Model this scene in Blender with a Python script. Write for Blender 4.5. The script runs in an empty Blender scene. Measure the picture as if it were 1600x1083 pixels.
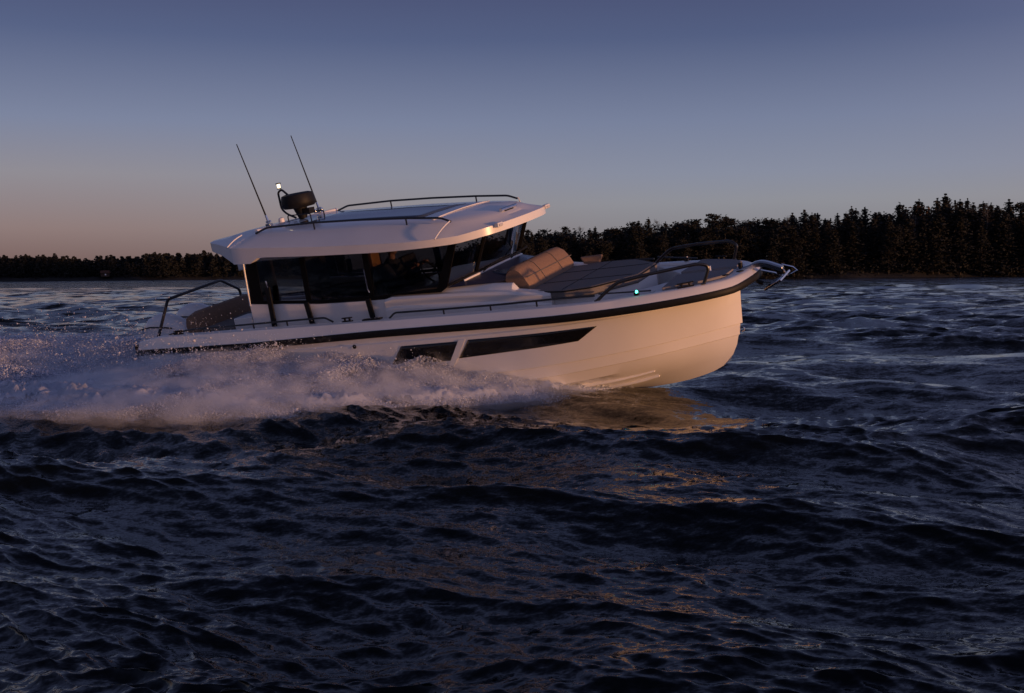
import bpy, math, random
import numpy as np
from mathutils import Matrix, Vector
random.seed(7); np.random.seed(7)
sc = bpy.context.scene
col = sc.collection
R = math.radians

# ------------------------------------------------------------------ camera
cd = bpy.data.cameras.new('camera'); cam = bpy.data.objects.new('camera', cd); col.objects.link(cam)
cd.sensor_width = 36; cd.lens = 39.375; cd.clip_start = .1; cd.clip_end = 20000
H = 1.84
cam.matrix_world = Matrix(((.999962, .00875, 0, 0), (-.000576, .065852, -.997829, 0), (-.008731, .997791, .065854, H), (0, 0, 0, 1)))
sc.camera = cam
# ------------------------------------------------------------------ sky, sun, exposure
SUN_AZ, SUN_EL = 58.0, 1.2          # degrees right of straight behind the camera, above the horizon
sun_dir = Vector((math.sin(R(SUN_AZ))*math.cos(R(SUN_EL)), -math.cos(R(SUN_AZ))*math.cos(R(SUN_EL)), math.sin(R(SUN_EL))))
w = bpy.data.worlds.new('World'); sc.world = w; w.use_nodes = True
nt = w.node_tree; nt.nodes.clear()
def N(nt, t, **k):
    n = nt.nodes.new(t)
    for a, b in k.items(): setattr(n, a, b)
    return n
def link(nt, a, b): nt.links.new(a, b)
sky = N(nt, 'ShaderNodeTexSky', sky_type='NISHITA', sun_disc=False, sun_elevation=R(SUN_EL), sun_rotation=math.atan2(sun_dir.x, sun_dir.y), dust_density=2.0, ozone_density=2.5)
tc = N(nt, 'ShaderNodeTexCoord')
sep = N(nt, 'ShaderNodeSeparateXYZ'); link(nt, tc.outputs['Generated'], sep.inputs[0])
def ramp(nt, pts):
    r = N(nt, 'ShaderNodeValToRGB'); e = r.color_ramp.elements
    while len(e) < len(pts): e.new(.5)
    for i, (p, c) in enumerate(pts): e[i].position = p; e[i].color = (*c, 1)
    return r
def S(r, g, b): return tuple(((v/255+.055)/1.055)**2.4 if v > 10 else v/255/12.92 for v in (r, g, b))
# evening sky away from the sun: rosy belt at the horizon, pale band, dusk blue above
r1a = ramp(nt, [(0, S(112, 90, 94)), (.012, S(128, 104, 101)), (.04, S(149, 129, 127)), (.085, S(151, 147, 155)), (.13, S(130, 139, 166)), (.20, S(91, 103, 139)), (.25, S(77, 84, 120)), (.30, S(88, 98, 136)), (.42, S(86, 95, 134)), (.65, S(62, 69, 100)), (1, S(38, 42, 62))])
link(nt, sep.outputs['Z'], r1a.inputs[0])
r1b = ramp(nt, [(0, S(128, 122, 126)), (.03, S(140, 137, 142)), (.06, S(150, 151, 159)), (.085, S(142, 148, 167)), (.13, S(125, 135, 163)), (.20, S(87, 99, 135)), (.25, S(76, 83, 119)), (.30, S(86, 97, 134)), (.42, S(86, 95, 134)), (.65, S(62, 69, 100)), (1, S(38, 42, 62))])
link(nt, sep.outputs['Z'], r1b.inputs[0])
mrx = N(nt, 'ShaderNodeMapRange', interpolation_type='SMOOTHSTEP'); mrx.inputs[1].default_value = -.42; mrx.inputs[2].default_value = .2; link(nt, sep.outputs['X'], mrx.inputs[0])
r1 = N(nt, 'ShaderNodeMix', data_type='RGBA'); link(nt, mrx.outputs[0], r1.inputs[0]); link(nt, r1a.outputs[0], r1.inputs[6]); link(nt, r1b.outputs[0], r1.inputs[7])
# towards the sun: dull orange glow low down
r2 = ramp(nt, [(0, S(178, 136, 118)), (.07, S(170, 146, 146)), (.20, S(166, 164, 198)), (.45, S(134, 142, 194)), (1, S(50, 56, 84))])
link(nt, sep.outputs['Z'], r2.inputs[0])
dot = N(nt, 'ShaderNodeVectorMath', operation='DOT_PRODUCT'); link(nt, tc.outputs['Generated'], dot.inputs[0]); dot.inputs[1].default_value = (sun_dir.x, sun_dir.y, 0)
mr = N(nt, 'ShaderNodeMapRange', interpolation_type='SMOOTHSTEP'); mr.inputs[1].default_value = -.35; mr.inputs[2].default_value = .95
link(nt, dot.outputs['Value'], mr.inputs[0])
mx = N(nt, 'ShaderNodeMix', data_type='RGBA'); link(nt, mr.outputs[0], mx.inputs[0]); link(nt, r1.outputs[2], mx.inputs[6]); link(nt, r2.outputs[0], mx.inputs[7])
bg1 = N(nt, 'ShaderNodeBackground'); link(nt, sky.outputs[0], bg1.inputs[0]); bg1.inputs[1].default_value = .05
bg2 = N(nt, 'ShaderNodeBackground'); link(nt, mx.outputs[2], bg2.inputs[0]); bg2.inputs[1].default_value = 1
ms = N(nt, 'ShaderNodeMixShader'); ms.inputs[0].default_value = .9
wo = N(nt, 'ShaderNodeOutputWorld'); link(nt, bg1.outputs[0], ms.inputs[1]); link(nt, bg2.outputs[0], ms.inputs[2]); link(nt, ms.outputs[0], wo.inputs[0])
sd = bpy.data.lights.new('sun', 'SUN'); sun = bpy.data.objects.new('sun', sd); col.objects.link(sun)
sd.energy = 2.9; sd.angle = R(1.5); sd.color = (1, .48, .215)
sun.rotation_euler = sun_dir.to_track_quat('Z', 'Y').to_euler(); sun.location = (0, 0, 60)
sc.view_settings.view_transform = 'Standard'; sc.view_settings.look = 'None'
sc.view_settings.exposure = 0; sc.view_settings.gamma = 1
sc.cycles.volume_bounces = 7; sc.cycles.volume_max_steps = 256; sc.cycles.max_bounces = 8; sc.cycles.transparent_max_bounces = 16
try: sc.cycles.use_denoising = True
except Exception: pass

# ------------------------------------------------------------------ materials
def pm(name, c, rough=.5, metal=0, coat=0, spec=.5, noise=None, bump=None, emit=None):
    m = bpy.data.materials.new(name); m.use_nodes = True; t = m.node_tree; p = t.nodes['Principled BSDF']
    p.inputs['Base Color'].default_value = (*c, 1); p.inputs['Roughness'].default_value = rough; p.inputs['Metallic'].default_value = metal
    p.inputs['Coat Weight'].default_value = coat; p.inputs['Specular IOR Level'].default_value = spec
    if noise or bump:
        g = N(t, 'ShaderNodeTexCoord')
    if noise:
        sc_, amt = noise
        n = N(t, 'ShaderNodeTexNoise'); n.inputs['Scale'].default_value = sc_; n.inputs['Detail'].default_value = 5
        link(t, g.outputs['Object'], n.inputs['Vector'])
        r = ramp(t, [(.3, tuple(max(0, v*(1-amt)) for v in c)), (.7, tuple(min(1, v*(1+amt)) for v in c))])
        link(t, n.outputs['Fac'], r.inputs[0]); link(t, r.outputs[0], p.inputs['Base Color'])
    if bump:
        bs, st, di = bump
        n2 = N(t, 'ShaderNodeTexNoise'); n2.inputs['Scale'].default_value = bs; n2.inputs['Detail'].default_value = 3
        link(t, g.outputs['Object'], n2.inputs['Vector'])
        b = N(t, 'ShaderNodeBump'); b.inputs['Strength'].default_value = st; b.inputs['Distance'].default_value = di
        link(t, n2.outputs['Fac'], b.inputs['Height']); link(t, b.outputs[0], p.inputs['Normal'])
    if emit:
        p.inputs['Emission Color'].default_value = (*emit[0], 1); p.inputs['Emission Strength'].default_value = emit[1]
    return m
M = {}
M['gel'] = pm('white_gelcoat', (.82, .80, .78), .28, coat=.4, noise=(1.3, .035), bump=(3, .06, .01))
M['deckwhite'] = pm('white_deck_moulding', (.74, .73, .72), .45, noise=(2, .04), bump=(60, .08, .002))
M['black'] = pm('black_rubber', (.009, .009, .010), .55, spec=.22, noise=(20, .3))
M['frit'] = pm('black_window_border', (.004, .004, .005), .6, spec=.12, noise=(20, .3))
M['tube'] = pm('black_coated_tube', (.010, .010, .012), .32, coat=.2)
M['chrome'] = pm('polished_steel', (.62, .62, .64), .14, metal=1, noise=(12, .1))
M['tan'] = pm('tan_upholstery', (.24, .15, .10), .75, noise=(30, .12), bump=(180, .3, .003))
M['darkcloth'] = pm('dark_grey_upholstery', (.155, .14, .135), .85, noise=(60, .18), bump=(220, .4, .003))
M['pad'] = pm('grey_mesh_cushion', (.21, .195, .20), .85, noise=(70, .15), bump=(240, .4, .003))
M['wood'] = pm('wood_panel', (.42, .22, .08), .4, noise=(9, .25))
M['inner'] = pm('dark_interior', (.03, .028, .028), .6, noise=(10, .2))
M['cowl'] = pm('white_cowl_paint', (.72, .72, .74), .3, coat=.4, noise=(3, .04))
M['navy'] = pm('navy_hatch_panel', (.035, .04, .075), .3, noise=(5, .1))
M['green'] = pm('green_lens', (.05, .8, .5), .2, emit=((.1, 1, .75), 5))
M['lamp'] = pm('lit_lens', (.9, .85, .7), .2, emit=((1, .82, .55), 2.2))
M['lens'] = pm('clear_lens', (.55, .52, .5), .15, coat=.5)
M['sunroof'] = pm('sunroof_glass', (.05, .07, .11), .12, coat=.5)
M['skin'] = pm('skin', (.42, .24, .17), .55)
M['cloth'] = pm('dark_jacket', (.03, .035, .05), .85, noise=(25, .2))
M['flagw'] = pm('white_cloth', (.7, .7, .72), .8, noise=(8, .05)); M['flagb'] = pm('blue_cloth', (.01, .05, .28), .8, noise=(8, .1))
def glass(name, tint, refl=.5):
    m = bpy.data.materials.new(name); m.use_nodes = True; t = m.node_tree; t.nodes.clear()
    tr = N(t, 'ShaderNodeBsdfTransparent'); tr.inputs[0].default_value = (*tint, 1)
    gl = N(t, 'ShaderNodeBsdfGlossy'); gl.inputs['Roughness'].default_value = .03; gl.inputs[0].default_value = (.9, .9, .9, 1)
    fr = N(t, 'ShaderNodeFresnel'); fr.inputs[0].default_value = 1.45
    mm = N(t, 'ShaderNodeMixShader'); o = N(t, 'ShaderNodeOutputMaterial')
    link(t, fr.outputs[0], mm.inputs[0]); link(t, tr.outputs[0], mm.inputs[1]); link(t, gl.outputs[0], mm.inputs[2]); link(t, mm.outputs[0], o.inputs[0])
    return m
M['glass'] = glass('tinted_side_glass', (.42, .42, .44)); M['wglass'] = glass('windscreen_glass', (.78, .79, .82))
M['hullglass'] = pm('black_hull_glass', (.008, .008, .009), .12, noise=(40, .5))

# ------------------------------------------------------------------ mesh helpers
class MB:
    def __init__(s): s.v = []; s.f = []
    def add(s, vs, fs):
        o = len(s.v); s.v += [tuple(map(float, v)) for v in vs]; s.f += [tuple(i+o for i in f) for f in fs]; return s
    def box(s, c, d, m=None):
        x, y, z = (k/2 for k in d); vs = [Vector((a*x, b*y, e*z)) for a in (-1, 1) for b in (-1, 1) for e in (-1, 1)]
        if m is not None: vs = [m @ v for v in vs]
        vs = [v+Vector(c) for v in vs]
        return s.add(vs, [(0, 1, 3, 2), (4, 6, 7, 5), (0, 4, 5, 1), (2, 3, 7, 6), (0, 2, 6, 4), (1, 5, 7, 3)])
    def prism(s, poly, vec):            # poly: 3d points; extruded by vec
        n = len(poly); vec = Vector(vec); a = [Vector(p) for p in poly]; b = [p+vec for p in a]
        return s.add(a+b, [tuple(range(n))[::-1], tuple(range(n, 2*n))]+[(i, (i+1) % n, n+(i+1) % n, n+i) for i in range(n)])
    def loft(s, secs, closed=True, caps=True):   # secs: list of equal-length point lists
        n = len(secs[0]); vs = [p for q in secs for p in q]; fs = []
        for k in range(len(secs)-1):
            for i in range(n if closed else n-1):
                j = (i+1) % n; fs.append((k*n+i, k*n+j, (k+1)*n+j, (k+1)*n+i))
        if caps and closed: fs += [tuple(range(n))[::-1], tuple((len(secs)-1)*n+i for i in range(n))]
        return s.add(vs, fs)
    def tube(s, pts, r, n=8, fillet=0, steps=4):
        P = [Vector(p) for p in pts]
        if fillet:
            Q = [P[0]]
            for i in range(1, len(P)-1):
                a, b, c = P[i-1], P[i], P[i+1]; d1 = (a-b); d2 = (c-b); L = min(fillet, d1.length*.45, d2.length*.45)
                p0 = b+d1.normalized()*L; p2 = b+d2.normalized()*L
                for k in range(steps+1):
                    t = k/steps; Q.append(p0*(1-t)**2+b*2*t*(1-t)+p2*t*t)
            Q.append(P[-1]); P = Q
        rr = r if hasattr(r, '__len__') else [r]*len(P)
        if len(rr) != len(P): rr = [rr[0]+(rr[-1]-rr[0])*i/(len(P)-1) for i in range(len(P))]
        secs = []; up = Vector((0, 0, 1)); prev = None
        for i, p in enumerate(P):
            t = (P[min(i+1, len(P)-1)]-P[max(i-1, 0)]).normalized()
            if prev is None: a = t.cross(up if abs(t.z) < .9 else Vector((1, 0, 0))).normalized()
            else: a = (prev-t*prev.dot(t)).normalized()
            prev = a; b = t.cross(a)
            secs.append([p+(a*math.cos(q)+b*math.sin(q))*rr[i] for q in [2*math.pi*k/n for k in range(n)]])
        return s.loft(secs)
    def lathe(s, prof, c=(0, 0, 0), n=24, m=None):   # prof: (r,z)
        secs = []
        for r, z in prof:
            q = [Vector((r*math.cos(2*math.pi*k/n), r*math.sin(2*math.pi*k/n), z)) for k in range(n)]
            if m is not None: q = [m @ v for v in q]
            secs.append([v+Vector(c) for v in q])
        return s.loft(secs)
    def build(s, name, mat, parent=None, bevel=0, smooth=35, sub=0):
        me = bpy.data.meshes.new(name); me.from_pydata(s.v, [], s.f); me.update()
        import bmesh
        bm = bmesh.new(); bm.from_mesh(me); bmesh.ops.recalc_face_normals(bm, faces=bm.faces); bm.to_mesh(me); bm.free()
        me.materials.append(mat); o = bpy.data.objects.new(name, me); col.objects.link(o); o.parent = parent
        if smooth:
            for p in me.polygons: p.use_smooth = True
            me.set_sharp_from_angle(angle=R(smooth))
        if bevel:
            b = o.modifiers.new('bevel', 'BEVEL'); b.width = bevel; b.segments = 2; b.limit_method = 'ANGLE'; b.angle_limit = R(30); b.harden_normals = True
        if sub:
            q = o.modifiers.new('sub', 'SUBSURF'); q.levels = q.render_levels = sub
        return o
def fast_mesh(name, v, f, mat, smooth=False, parent=None):
    me = bpy.data.meshes.new(name); v = np.asarray(v, np.float32); f = np.asarray(f, np.int32); k = f.shape[1]
    me.vertices.add(len(v)); me.vertices.foreach_set('co', v.ravel())
    me.loops.add(f.size); me.loops.foreach_set('vertex_index', f.ravel())
    me.polygons.add(len(f)); me.polygons.foreach_set('loop_start', np.arange(0, f.size, k, dtype=np.int32)); me.polygons.foreach_set('loop_total', np.full(len(f), k, np.int32))
    me.update(calc_edges=True); me.validate()
    if smooth: me.polygons.foreach_set('use_smooth', np.ones(len(me.polygons), bool))
    me.materials.append(mat); o = bpy.data.objects.new(name, me); col.objects.link(o); o.parent = parent
    return o
def tag(o, label=None, cat=None, group=None, kind=None):
    if label: o['label'] = label
    if cat: o['category'] = cat
    if group: o['group'] = group
    if kind: o['kind'] = kind
    return o
def empty(name, loc=(0, 0, 0), parent=None):
    o = bpy.data.objects.new(name, None); col.objects.link(o); o.location = loc; o.parent = parent; o.empty_display_size = .3; return o
def interp(tab, x):                     # tab: sorted (x, a, b...) -> values
    xs = [t[0] for t in tab]; return [float(np.interp(x, xs, [t[k] for t in tab])) for k in range(1, len(tab[0]))]
def smoothcurve(pts, n):                # catmull-rom through points, n samples by chord
    P = [np.array(p, float) for p in pts]; P = [2*P[0]-P[1]]+P+[2*P[-1]-P[-2]]
    d = [0]
    for i in range(1, len(pts)): d.append(d[-1]+np.linalg.norm(np.array(pts[i], float)-np.array(pts[i-1], float)))
    out = []
    for t in np.linspace(0, d[-1], n):
        i = min(max(np.searchsorted(d, t)-1, 0), len(pts)-2); u = (t-d[i])/(d[i+1]-d[i]); a, b, c, e = P[i:i+4]
        out.append(.5*((2*b)+(-a+c)*u+(2*a-5*b+4*c-e)*u*u+(-a+3*b-3*c+e)*u**3))
    return out

# ------------------------------------------------------------------ boat frame (x forward, y to port, z up, metres)
BM = Matrix(((.893445, .416299, -.168672, -5.642861), (-.439444, .887853, -.136401, 21.255349), (.092972, .195989, .976189, -.826018), (0, 0, 0, 1)))
boat = empty('motor_boat'); boat.matrix_world = BM
tag(boat, 'white cabin motor boat with black windows speeding bow up through its own spray', 'motor boat')

# hull ------------------------------------------------------------
KEEL = [(0, 0, .12), (4, 0, .05), (8, 0, 0), (8.6, 0, .04), (9.3, 0, .12), (9.8, 0, .25), (10.06, 0, .39)]
LV = [KEEL,
 [(0, .5, .25), (5, .52, .2), (8, .50, .2), (9, .37, .32), (9.7, .16, .42), (10.12, 0, .49)],
 [(0, 1.38, .55), (5, 1.42, .5), (7, 1.33, .48), (8, 1.15, .52), (9, .78, .58), (9.7, .36, .62), (10.2, 0, .64)],
 [(0, 1.46, .60), (5, 1.5, .62), (7, 1.42, .65), (8, 1.27, .69), (9, .9, .74), (9.7, .45, .765), (10.24, 0, .775)],
 [(0, 1.485, .612), (5, 1.525, .632), (7, 1.445, .662), (8, 1.30, .702), (9, .935, .752), (9.7, .482, .777), (10.262, 0, .787)],
 [(0, 1.51, .78), (5, 1.55, .8), (7, 1.49, .84), (8, 1.37, .88), (9, 1.02, .92), (9.7, .55, .94), (10.29, 0, .95)],
 [(0, 1.54, .79), (5, 1.58, .81), (7, 1.52, .85), (8, 1.40, .89), (9, 1.05, .93), (9.7, .58, .95), (10.325, 0, .96)],
 [(0, 1.54, 1.2), (5, 1.605, 1.22), (7, 1.58, 1.24), (8, 1.49, 1.25), (9, 1.19, 1.26), (9.7, .74, 1.27), (10.1, .36, 1.27), (10.345, 0, 1.28)],
 [(0, 1.555, 1.47), (5, 1.625, 1.46), (7, 1.615, 1.46), (8, 1.54, 1.47), (9, 1.32, 1.48), (9.7, .9, 1.48), (10.15, .45, 1.47), (10.36, 0, 1.46)],
 [(0, 1.53, 1.49), (5, 1.60, 1.48), (7, 1.59, 1.48), (8, 1.52, 1.49), (9, 1.30, 1.5), (9.7, .89, 1.5), (10.15, .44, 1.49), (10.355, 0, 1.48)],
 [(0, 1.57, 1.60), (5, 1.635, 1.58), (7, 1.625, 1.58), (8, 1.56, 1.59), (9, 1.37, 1.60), (9.7, .98, 1.61), (10.15, .52, 1.6), (10.37, 0, 1.6)]]
NS = 70
HC = [smoothcurve(l, NS) for l in LV]
for c in HC:
    for p in c: p[1] = max(p[1], 0)
    c[-1][1] = 0
hull = MB()
for sgn in (-1, 1):
    hull.loft([[(p[0], sgn*p[1], p[2]) for p in c] for c in HC], closed=False)
tr_ = [(0, c[0][1], c[0][2]) for c in HC]
hull.add([(0, -y, z) for _, y, z in tr_[::-1]]+tr_[1:], [tuple(range(2*len(tr_)-1))])
hull_o = hull.build('hull', M['gel'], boat, smooth=22)
def hull_y(x, z):                        # outer half breadth of the topside at (x, z)
    ys = []
    for c in HC[5:]:
        xs = [p[0] for p in c]; ys.append((float(np.interp(x, xs, [p[2] for p in c])), float(np.interp(x, xs, [p[1] for p in c]))))
    return float(np.interp(z, [a for a, _ in ys], [b for _, b in ys]))
# spray rails on the bottom
for sgn in (-1, 1):
    for pts in (((4.5, 1.1, .41), (7.4, 1.0, .385), (8.2, .83, .392), (8.7, .655, .42), (9.05, .515, .463)), ((4.5, .66, .255), (7.4, .66, .27), (8.3, .56, .255), (8.8, .42, .295), (9.05, .335, .335))):
        c = smoothcurve(pts, 20); m = MB()
        m.loft([[(p[0], sgn*(p[1]-.03), p[2]+.0), (p[0], sgn*(p[1]+.045), p[2]-.025), (p[0], sgn*(p[1]+.06), p[2]-.012), (p[0], sgn*(p[1]+.03), p[2]+.035)] for p in c])
        m.build('spray_rail', M['gel'], boat)
# hull windows
def hull_window(poly, sgn):
    m = MB(); nx = 24
    (x0, z0), (x1, z1), (x2, z2), (x3, z3) = poly   # bottom aft, bottom fwd, top fwd, top aft
    rows = []
    for j in range(5):
        v = j/4; row = []
        for i in range(nx+1):
            u = i/nx; x = (x0*(1-u)+x1*u)*(1-v)+(x3*(1-u)+x2*u)*v; z = (z0*(1-u)+z1*u)*(1-v)+(z3*(1-u)+z2*u)*v
            row.append((x, sgn*(hull_y(x, z)+.006), z))
        rows.append(row)
    m.loft(rows, closed=False)
    o = m.build('hull_window', M['hullglass'], boat)
    q = o.modifiers.new('solid', 'SOLIDIFY'); q.thickness = .02
    return o
for sgn in (-1, 1):
    hull_window([(5.17, 1.10), (6.22, 1.10), (6.42, 1.395), (5.42, 1.395)], sgn)
    hull_window([(6.37, 1.125), (8.28, 1.205), (8.60, 1.40), (6.6, 1.405)], sgn)
    m = MB()   # raised mullion between the two windows
    m.loft([[(x0+dx, sgn*(hull_y(x0, z)+dy), z) for dx, dy in ((-.06, -.02), (-.06, .012), (.05, .012), (.05, -.02))] for x0, z in ((6.20, 1.0), (6.30, 1.12), (6.51, 1.42))])
    m.build('window_mullion', M['gel'], boat)
m = MB().lathe([(.03, 0), (.035, .012), (.02, .014)], (4.57, -hull_y(4.57, 1.45)+.002, 1.45), 12, Matrix.Rotation(R(90), 4, 'X')); m.build('drain_outlet', M['black'], boat)

# rub rail -------------------------------------------------------
RUB = [(0, 1.575, 0), (2, 1.63, 0), (4, 1.66, 0), (6, 1.67, 0), (7.5, 1.665, 0), (8.4, 1.61, 0), (9.0, 1.50, 0), (9.5, 1.35, 0), (9.95, 1.15, 0), (10.28, .93, 0), (10.48, .71, 0), (10.60, .47, 0), (10.665, .23, 0), (10.68, 0, 0)]
rubc = smoothcurve(RUB, 90)
def zr(x): return interp([(0, 1.60), (2.6, 1.56), (5, 1.575), (8, 1.545), (8.4, 1.545), (9.4, 1.55), (10, 1.555), (10.5, 1.56), (10.7, 1.62)], x)[0]
full = [(p[0], -p[1]) for p in rubc]+[(p[0], p[1]) for p in rubc[::-1][1:]]
def offs(path, d):                        # offset inward by d (closed-bow path)
    out = []
    for i, (x, y) in enumerate(path):
        a = path[max(i-1, 0)]; b = path[min(i+1, len(path)-1)]; tx, ty = b[0]-a[0], b[1]-a[1]; L = math.hypot(tx, ty)
        out.append((x-ty/L*d, y+tx/L*d))
    return out
m = MB(); secs = []
in1 = offs(full, .16); in2 = offs(full, .06); in3 = offs(full, .012)
def bowin(x): return max(0, min(1, (x-8.6)/1.9))
for i, (x, y) in enumerate(full):
    z = zr(x)
    h = .105-.01*bowin(x)
    secs.append([(in1[i][0], in1[i][1], z-.012-.10*bowin(x)**2*0), (in3[i][0], in3[i][1], z-.005), (x, y, z+.025), (x, y, z+h-.025), (in3[i][0], in3[i][1], z+h), (in1[i][0], in1[i][1], z+h-.004)])
m.loft(secs); m.build('rub_rail', M['black'], boat, smooth=30)
# gunwale moulding: outer coaming face, cap, inner wall down to the deck
def zt(x): return interp([(0, 1.84), (.5, 1.90), (2.6, 1.87), (5.4, 1.82), (7.1, 1.79), (8.7, 1.765), (9.9, 1.76), (10.5, 1.755), (10.7, 1.77)], x)[0]
def zi(x): return interp([(0, 1.40), (8.6, 1.40), (9.0, 1.50), (9.5, 1.62), (10.7, 1.66)], x)[0]
m = MB(); secs = []
g0 = offs(full, .02); g1 = offs(full, .09); g2 = offs(full, .13); g3 = offs(full, .24); g4 = offs(full, .27)
for i, (x, y) in enumerate(full):
    z = zr(x)+.09; t = zt(x)
    secs.append([(g0[i][0], g0[i][1], z), (g1[i][0], g1[i][1], t-.02), (g2[i][0], g2[i][1], t), (g3[i][0], g3[i][1], t-.005), (g4[i][0], g4[i][1], t-.03), (g4[i][0], g4[i][1], zi(x)), (g3[i][0], g3[i][1], zi(x)), (g3[i][0], g3[i][1], z)])
secs = [s_ for s_ in secs]
m.loft(secs, closed=True); m.build('gunwale', M['gel'], boat, smooth=30)
# swim platform / transom sponsons
for sgn in (-1, 1):
    MB().box((-.03, sgn*1.50, 1.62), (.05, .12, .34)).build('transom_corner', M['black'], boat, bevel=.01)
MB().box((.22, 0, 1.62), (.40, 2.75, .10)).build('transom_deck', M['deckwhite'], boat, bevel=.015)
# deck: side decks and cockpit sole
d_in = offs(full, .20); half = [(x, -min(-y, hull_y(x, 1.36)-.05)) for x, y in d_in if y <= 0 and x < 9.55]
m = MB(); top = [(x, y, 1.40) for x, y in half]; bot = [(x, -y, 1.40) for x, y in half[::-1]]
pl = top+bot; m.prism(pl, (0, 0, -.05)); m.build('deck_sole', pm('grey_deck_planking', (.16, .15, .15), .7, noise=(6, .15)), boat)
# bow deck (raised) and its pads
bo = offs(full, .23)
nose = [(x, y) for x, y in bo if x > 9.42 and abs(y) < 1.2]
m = MB(); m.prism([(x, y, 1.755) for x, y in nose], (0, 0, -.12)); m.build('bow_deck', M['deckwhite'], boat, bevel=.01)
pd = [(x, y) for x, y in offs(full, .25) if 9.47 < x < 10.32]
ysplit = [(x, y) for x, y in pd if y < -.12]
m = MB(); m.prism([(9.47, -.10, 1.80)]+[(x, y, 1.80) for x, y in ysplit]+[(10.33, -.10, 1.80)], (0, 0, -.045)); m.build('bow_cushion', M['pad'], boat, bevel=.012)
m = MB(); m.prism([(10.33, .10, 1.80)]+[(x, -y, 1.80) for x, y in ysplit[::-1]]+[(9.47, .10, 1.80)], (0, 0, -.045)); m.build('bow_cushion', M['pad'], boat, bevel=.012)
# bow lockers (inner liner bulkheads)
for sgn in (-1, 1):
    m = MB(); m.prism([(8.75, sgn*1.20, 1.40), (9.44, sgn*.90, 1.40), (9.44, sgn*.36, 1.40), (9.36, sgn*.36, 1.40)], (0, 0, .34)); m.build('bow_locker', M['deckwhite'], boat, bevel=.012)

# cabin ------------------------------------------------------------
cw = MB()
for sgn in (-1, 1):     # lower side walls
    outer = [(2.33, 1.17), (6.1, 1.17)]
    cw.prism([(2.33, sgn*1.17, 1.38), (5.2, sgn*1.17, 1.38), (5.2, sgn*1.17, 2.07), (4.7, sgn*1.165, 2.075), (3.75, sgn*1.165, 2.11), (2.33, sgn*1.16, 2.23)], (0, -sgn*.05, 0))
cw.build('cabin_wall', M['gel'], boat, bevel=.01)
# foredeck trunk: stepped moulding that carries the windscreen
tm = MB()
tab = [(5.0, 2.07, 2.09), (5.15, 2.10, 2.16), (6.1, 2.06, 2.21), (6.60, 2.035, 2.155), (6.95, 2.01, 2.11), (7.2, 1.99, 2.09), (7.28, 1.98, 1.99), (7.85, 1.90, 1.90)]
secs = []
for x, z1, z2 in tab:
    yo = 1.21 if x < 7.4 else 1.17
    s_ = [(x, -yo, 1.38), (x, -yo, z1-.18), (x, -yo+.03, z1-.15), (x, -yo+.005, z1-.04), (x, -yo+.03, z1), (x, -1.08, z1+.01), (x, -1.05, z2-.03), (x, -1.02, z2), (x, -.97, z2), (x, -.93, z2 if x < 6.5 else min(z2, 1.84))]
    secs.append(s_+[(a, -b, c) for a, b, c in s_[::-1]])
tm.loft(secs); tm.build('foredeck_trunk', M['gel'], boat, bevel=.008)
# side glass, framed in black
SG = [(2.37, 2.24), (3.75, 2.12), (4.74, 2.085), (5.05, 2.08), (5.14, 2.12), (6.04, 2.09), (6.42, 2.92), (2.40, 3.0)]
def yin(z): return 1.165-(z-2.1)*.07
def side_panel(name, poly, mat, sgn, th=.012, off=0):
    m = MB(); m.prism([(x, sgn*(yin(z)+off), z) for x, z in poly], (0, -sgn*th, 0)); return m.build(name, mat, boat)
for sgn in (-1, 1):
    for (xa, xb) in ((2.62, 3.50), (3.60, 4.72), (4.82, 6.10)):
        za = interp([(2.37, 2.24), (3.75, 2.12), (4.74, 2.085), (6.1, 2.08)], xa)[0]; zb = interp([(2.37, 2.24), (3.75, 2.12), (4.74, 2.085), (6.1, 2.08)], xb)[0]
        top = xb+.3 if xb > 6 else xb
        side_panel('side_window', [(xa, za+.05), (xb-.12 if xb > 6 else xb, zb+.07), (top, 2.90), (xa, 2.93)], M['glass'], sgn, .008)
    fr = MB()
    def bar(poly): fr.prism([(x, sgn*(yin(z)+.006), z) for x, z in poly], (0, -sgn*.03, 0))
    bar([(2.37, 2.235), (2.62, 2.215), (2.62, 2.98), (2.40, 3.0)])
    bar([(3.50, 2.18), (3.60, 2.175), (3.60, 2.90), (3.50, 2.90)]); bar([(4.72, 2.135), (4.82, 2.13), (4.82, 2.90), (4.72, 2.90)])
    bar([(5.98, 2.15), (6.04, 2.09), (6.16, 2.16), (6.46, 2.90), (6.34, 2.90)])
    bar([(2.62, 2.215), (3.75, 2.12), (4.74, 2.085), (5.05, 2.08), (5.14, 2.12), (6.04, 2.09), (5.98, 2.15), (4.74, 2.135), (3.75, 2.17), (2.62, 2.265)])
    fr.build('side_window_frame', M['frit'], boat)
    m = MB(); m.tube([(2.345, sgn*1.165, 2.2), (2.36, sgn*1.11, 3.0)], .014); m.build('aft_trim', M['gel'], boat)
# aft bulkhead with door opening, dark
m = MB()
for y0, y1 in ((-1.1, -.45), (.45, 1.1)): m.box((2.42, (y0+y1)/2, 2.15), (.04, y1-y0, 1.5))
m.build('aft_bulkhead', M['inner'], boat); 
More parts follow.
